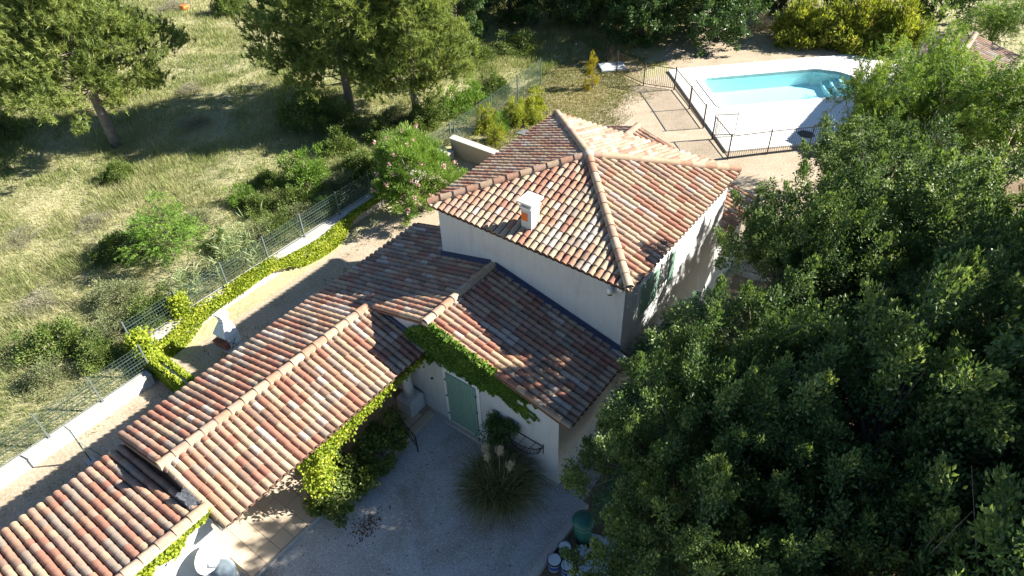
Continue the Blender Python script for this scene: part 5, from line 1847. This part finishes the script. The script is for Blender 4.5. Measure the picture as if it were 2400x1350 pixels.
# ------------------------------------------------------------------ reeds by the fence
rg = np.random.default_rng(51)
for i, (x, y, n, hh, sp, lab) in enumerate([
    (-8.75, -2.0, 46, 1.9, .9, 'tall cane reeds with pale arching leaves behind the fence'),
    (-8.7, -4.1, 30, 1.5, .55, 'smaller clump of cane reeds by the creeper stub on the fence')]):
    t = thing('cane_reeds', (x, y, .28), lab, 'reeds', 'cane reeds by the fence')
    b = MB()
    Cs, Ds = [], []
    for k in range(n):
        bx, by = rg.normal(0, sp * .42), rg.normal(0, sp * .6)
        h = hh * rg.uniform(.6, 1.1)
        lx, ly = rg.normal(0, .15), rg.normal(0, .15)
        b.tube([(bx, by, 0), (bx + lx * .5, by + ly * .5, h * .6), (bx + lx, by + ly, h)], [.010, .008, .003], 4)
        for q in range(13):
            tq = .3 + .7 * q / 13
            a = rg.uniform(0, 6.283)
            Cs.append((bx + lx * tq + .14 * math.cos(a), by + ly * tq + .14 * math.sin(a), h * tq + .10))
            Ds.append((math.cos(a), math.sin(a), .7))
    b.build('stems', 'reed', t)
    V, F = leaves(rg, np.array(Cs), np.array(Ds), .42, .035, .2, .2)
    np_obj('blades', V, F, 'reed', t, np.clip(rg.normal(.5, .25, len(F)), 0, 1))['kind'] = 'stuff'

# ------------------------------------------------------------------ field grass (one mass)
rg = np.random.default_rng(90)
cp_ = np.array(CAMP)
Rm = np.array([list(rt), list(up), list(fw)])
def in_view(P3, mx=0.86, my=0.50):
    q = (P3 - cp_) @ Rm.T
    return (q[:, 2] > 1) & (np.abs(q[:, 0] / q[:, 2]) < mx) & (np.abs(q[:, 1] / q[:, 2]) < my)
NB = 1150000
XY = np.stack([rg.uniform(-52, -6.9, NB * 2), rg.uniform(-17, 46, NB * 2)], 1)
P3 = np.stack([XY[:, 0], XY[:, 1], ground_h(XY[:, 0], XY[:, 1])], 1)
ok = in_view(P3)
# not on the walls, the garden bed or the turf
ok &= (XY[:, 0] < -8.25) | ((XY[:, 1] < -7.0) & (XY[:, 0] < -6.86)) | ((XY[:, 1] > 24.5) & (XY[:, 0] < -6.9))
ok &= ~((XY[:, 0] > -9.4) & (XY[:, 1] > 10) & (XY[:, 1] < 24.2))
dist = np.linalg.norm(P3 - cp_, axis=1)
ok &= rg.uniform(0, 1, len(XY)) < np.clip((26.0 / dist) ** 1.3, .12, 1)
patch = .45 * vnoise(XY[:, 0], XY[:, 1], 2.6, 11) + .35 * vnoise(XY[:, 0], XY[:, 1], .8, 12) + .2 * vnoise(XY[:, 0], XY[:, 1], .3, 13)
patch = np.clip((patch - .25) / .5, 0, 1)
ok &= rg.uniform(0, 1, len(XY)) < (.35 + .65 * patch)
P3, patch, dist = P3[ok], patch[ok], dist[ok]
n = len(P3)
h = rg.uniform(.10, .34, n) * (.5 + .8 * patch)
a = rg.uniform(0, 2 * np.pi, n)
ln = rg.uniform(.1, .75, n) * h
tip = P3 + np.stack([np.cos(a) * ln + .06, np.sin(a) * ln, h], 1)
wv = np.stack([-np.sin(a), np.cos(a), 0 * a], 1) * (.0085 * dist / 26 * rg.uniform(.7, 1.5, n))[:, None]
V = np.stack([P3 - wv, P3 + wv, tip], 1).reshape(-1, 3)
F = np.arange(3 * n).reshape(n, 3)
col = np.clip(.41 + .60 * (vnoise(P3[:, 0], P3[:, 1], 3.5, 21) - .5) + .5 * (vnoise(P3[:, 0], P3[:, 1], .9, 22) - .5) + rg.normal(0, .2, n), 0, 1)
tag(np_obj('field_grass', V, F, 'grass', None, col), 'dry yellow-green grass covering the field', 'grass', None, 'stuff')

# short turf and weeds behind the house and in the alley
n = 60000
XY = np.concatenate([np.stack([rg.uniform(-9.4, -2.6, n), rg.uniform(10, 24.5, n)], 1), np.stack([rg.uniform(-7.0, 8, n // 2), rg.uniform(23, 42, n // 2)], 1), np.stack([rg.uniform(-6.4, -2.5, 5000), rg.uniform(-14, 5, 5000)], 1)])
x, y = XY[:, 0], XY[:, 1]
ok = np.ones(len(XY), bool)
jit = 3.0 * (vnoise(x, y, 1.6, 31) - .5) + 2.2 * (rg.uniform(0, 1, len(x)) ** 3)
yard = (x + y * 0.62 > 7.6 + jit) & (y < 23.5) & (y > 9)
ok &= ~yard
a_ = (x - PO.x) * E1.x + (y - PO.y) * E1.y
b_ = (x - PO.x) * E2.x + (y - PO.y) * E2.y
ok &= ~((a_ > -.6) & (a_ < 14) & (b_ > -.8) & (b_ < 9.6))
ok &= ~((x > -5.5) & (y > 24) & (np.sin(x * 1.1 + y * .6) + np.cos(y * .9 - x * .3) > -.1))
ok &= ~((y < 9) & (np.sin(x * 2.1) * np.cos(y * 1.7) < .2))
x, y = x[ok], y[ok]
n = len(x)
P3 = np.stack([x, y, np.maximum(ground_h(x, y), 0)], 1)
h = rg.uniform(.04, .13, n)
a = rg.uniform(0, 6.283, n)
tip = P3 + np.stack([np.cos(a) * h * .6, np.sin(a) * h * .6, h], 1)
wv = np.stack([-np.sin(a), np.cos(a), 0 * a], 1) * .014
V = np.stack([P3 - wv, P3 + wv, tip], 1).reshape(-1, 3)
col = np.clip(.45 + .3 * np.sin(x * .8) * np.cos(y * .7) + rg.normal(0, .25, n), 0, 1)
tag(np_obj('turf_grass', V, np.arange(3 * n).reshape(n, 3), 'turfb', None, col), 'thin short grass on the turf and path edges', 'grass', None, 'stuff')
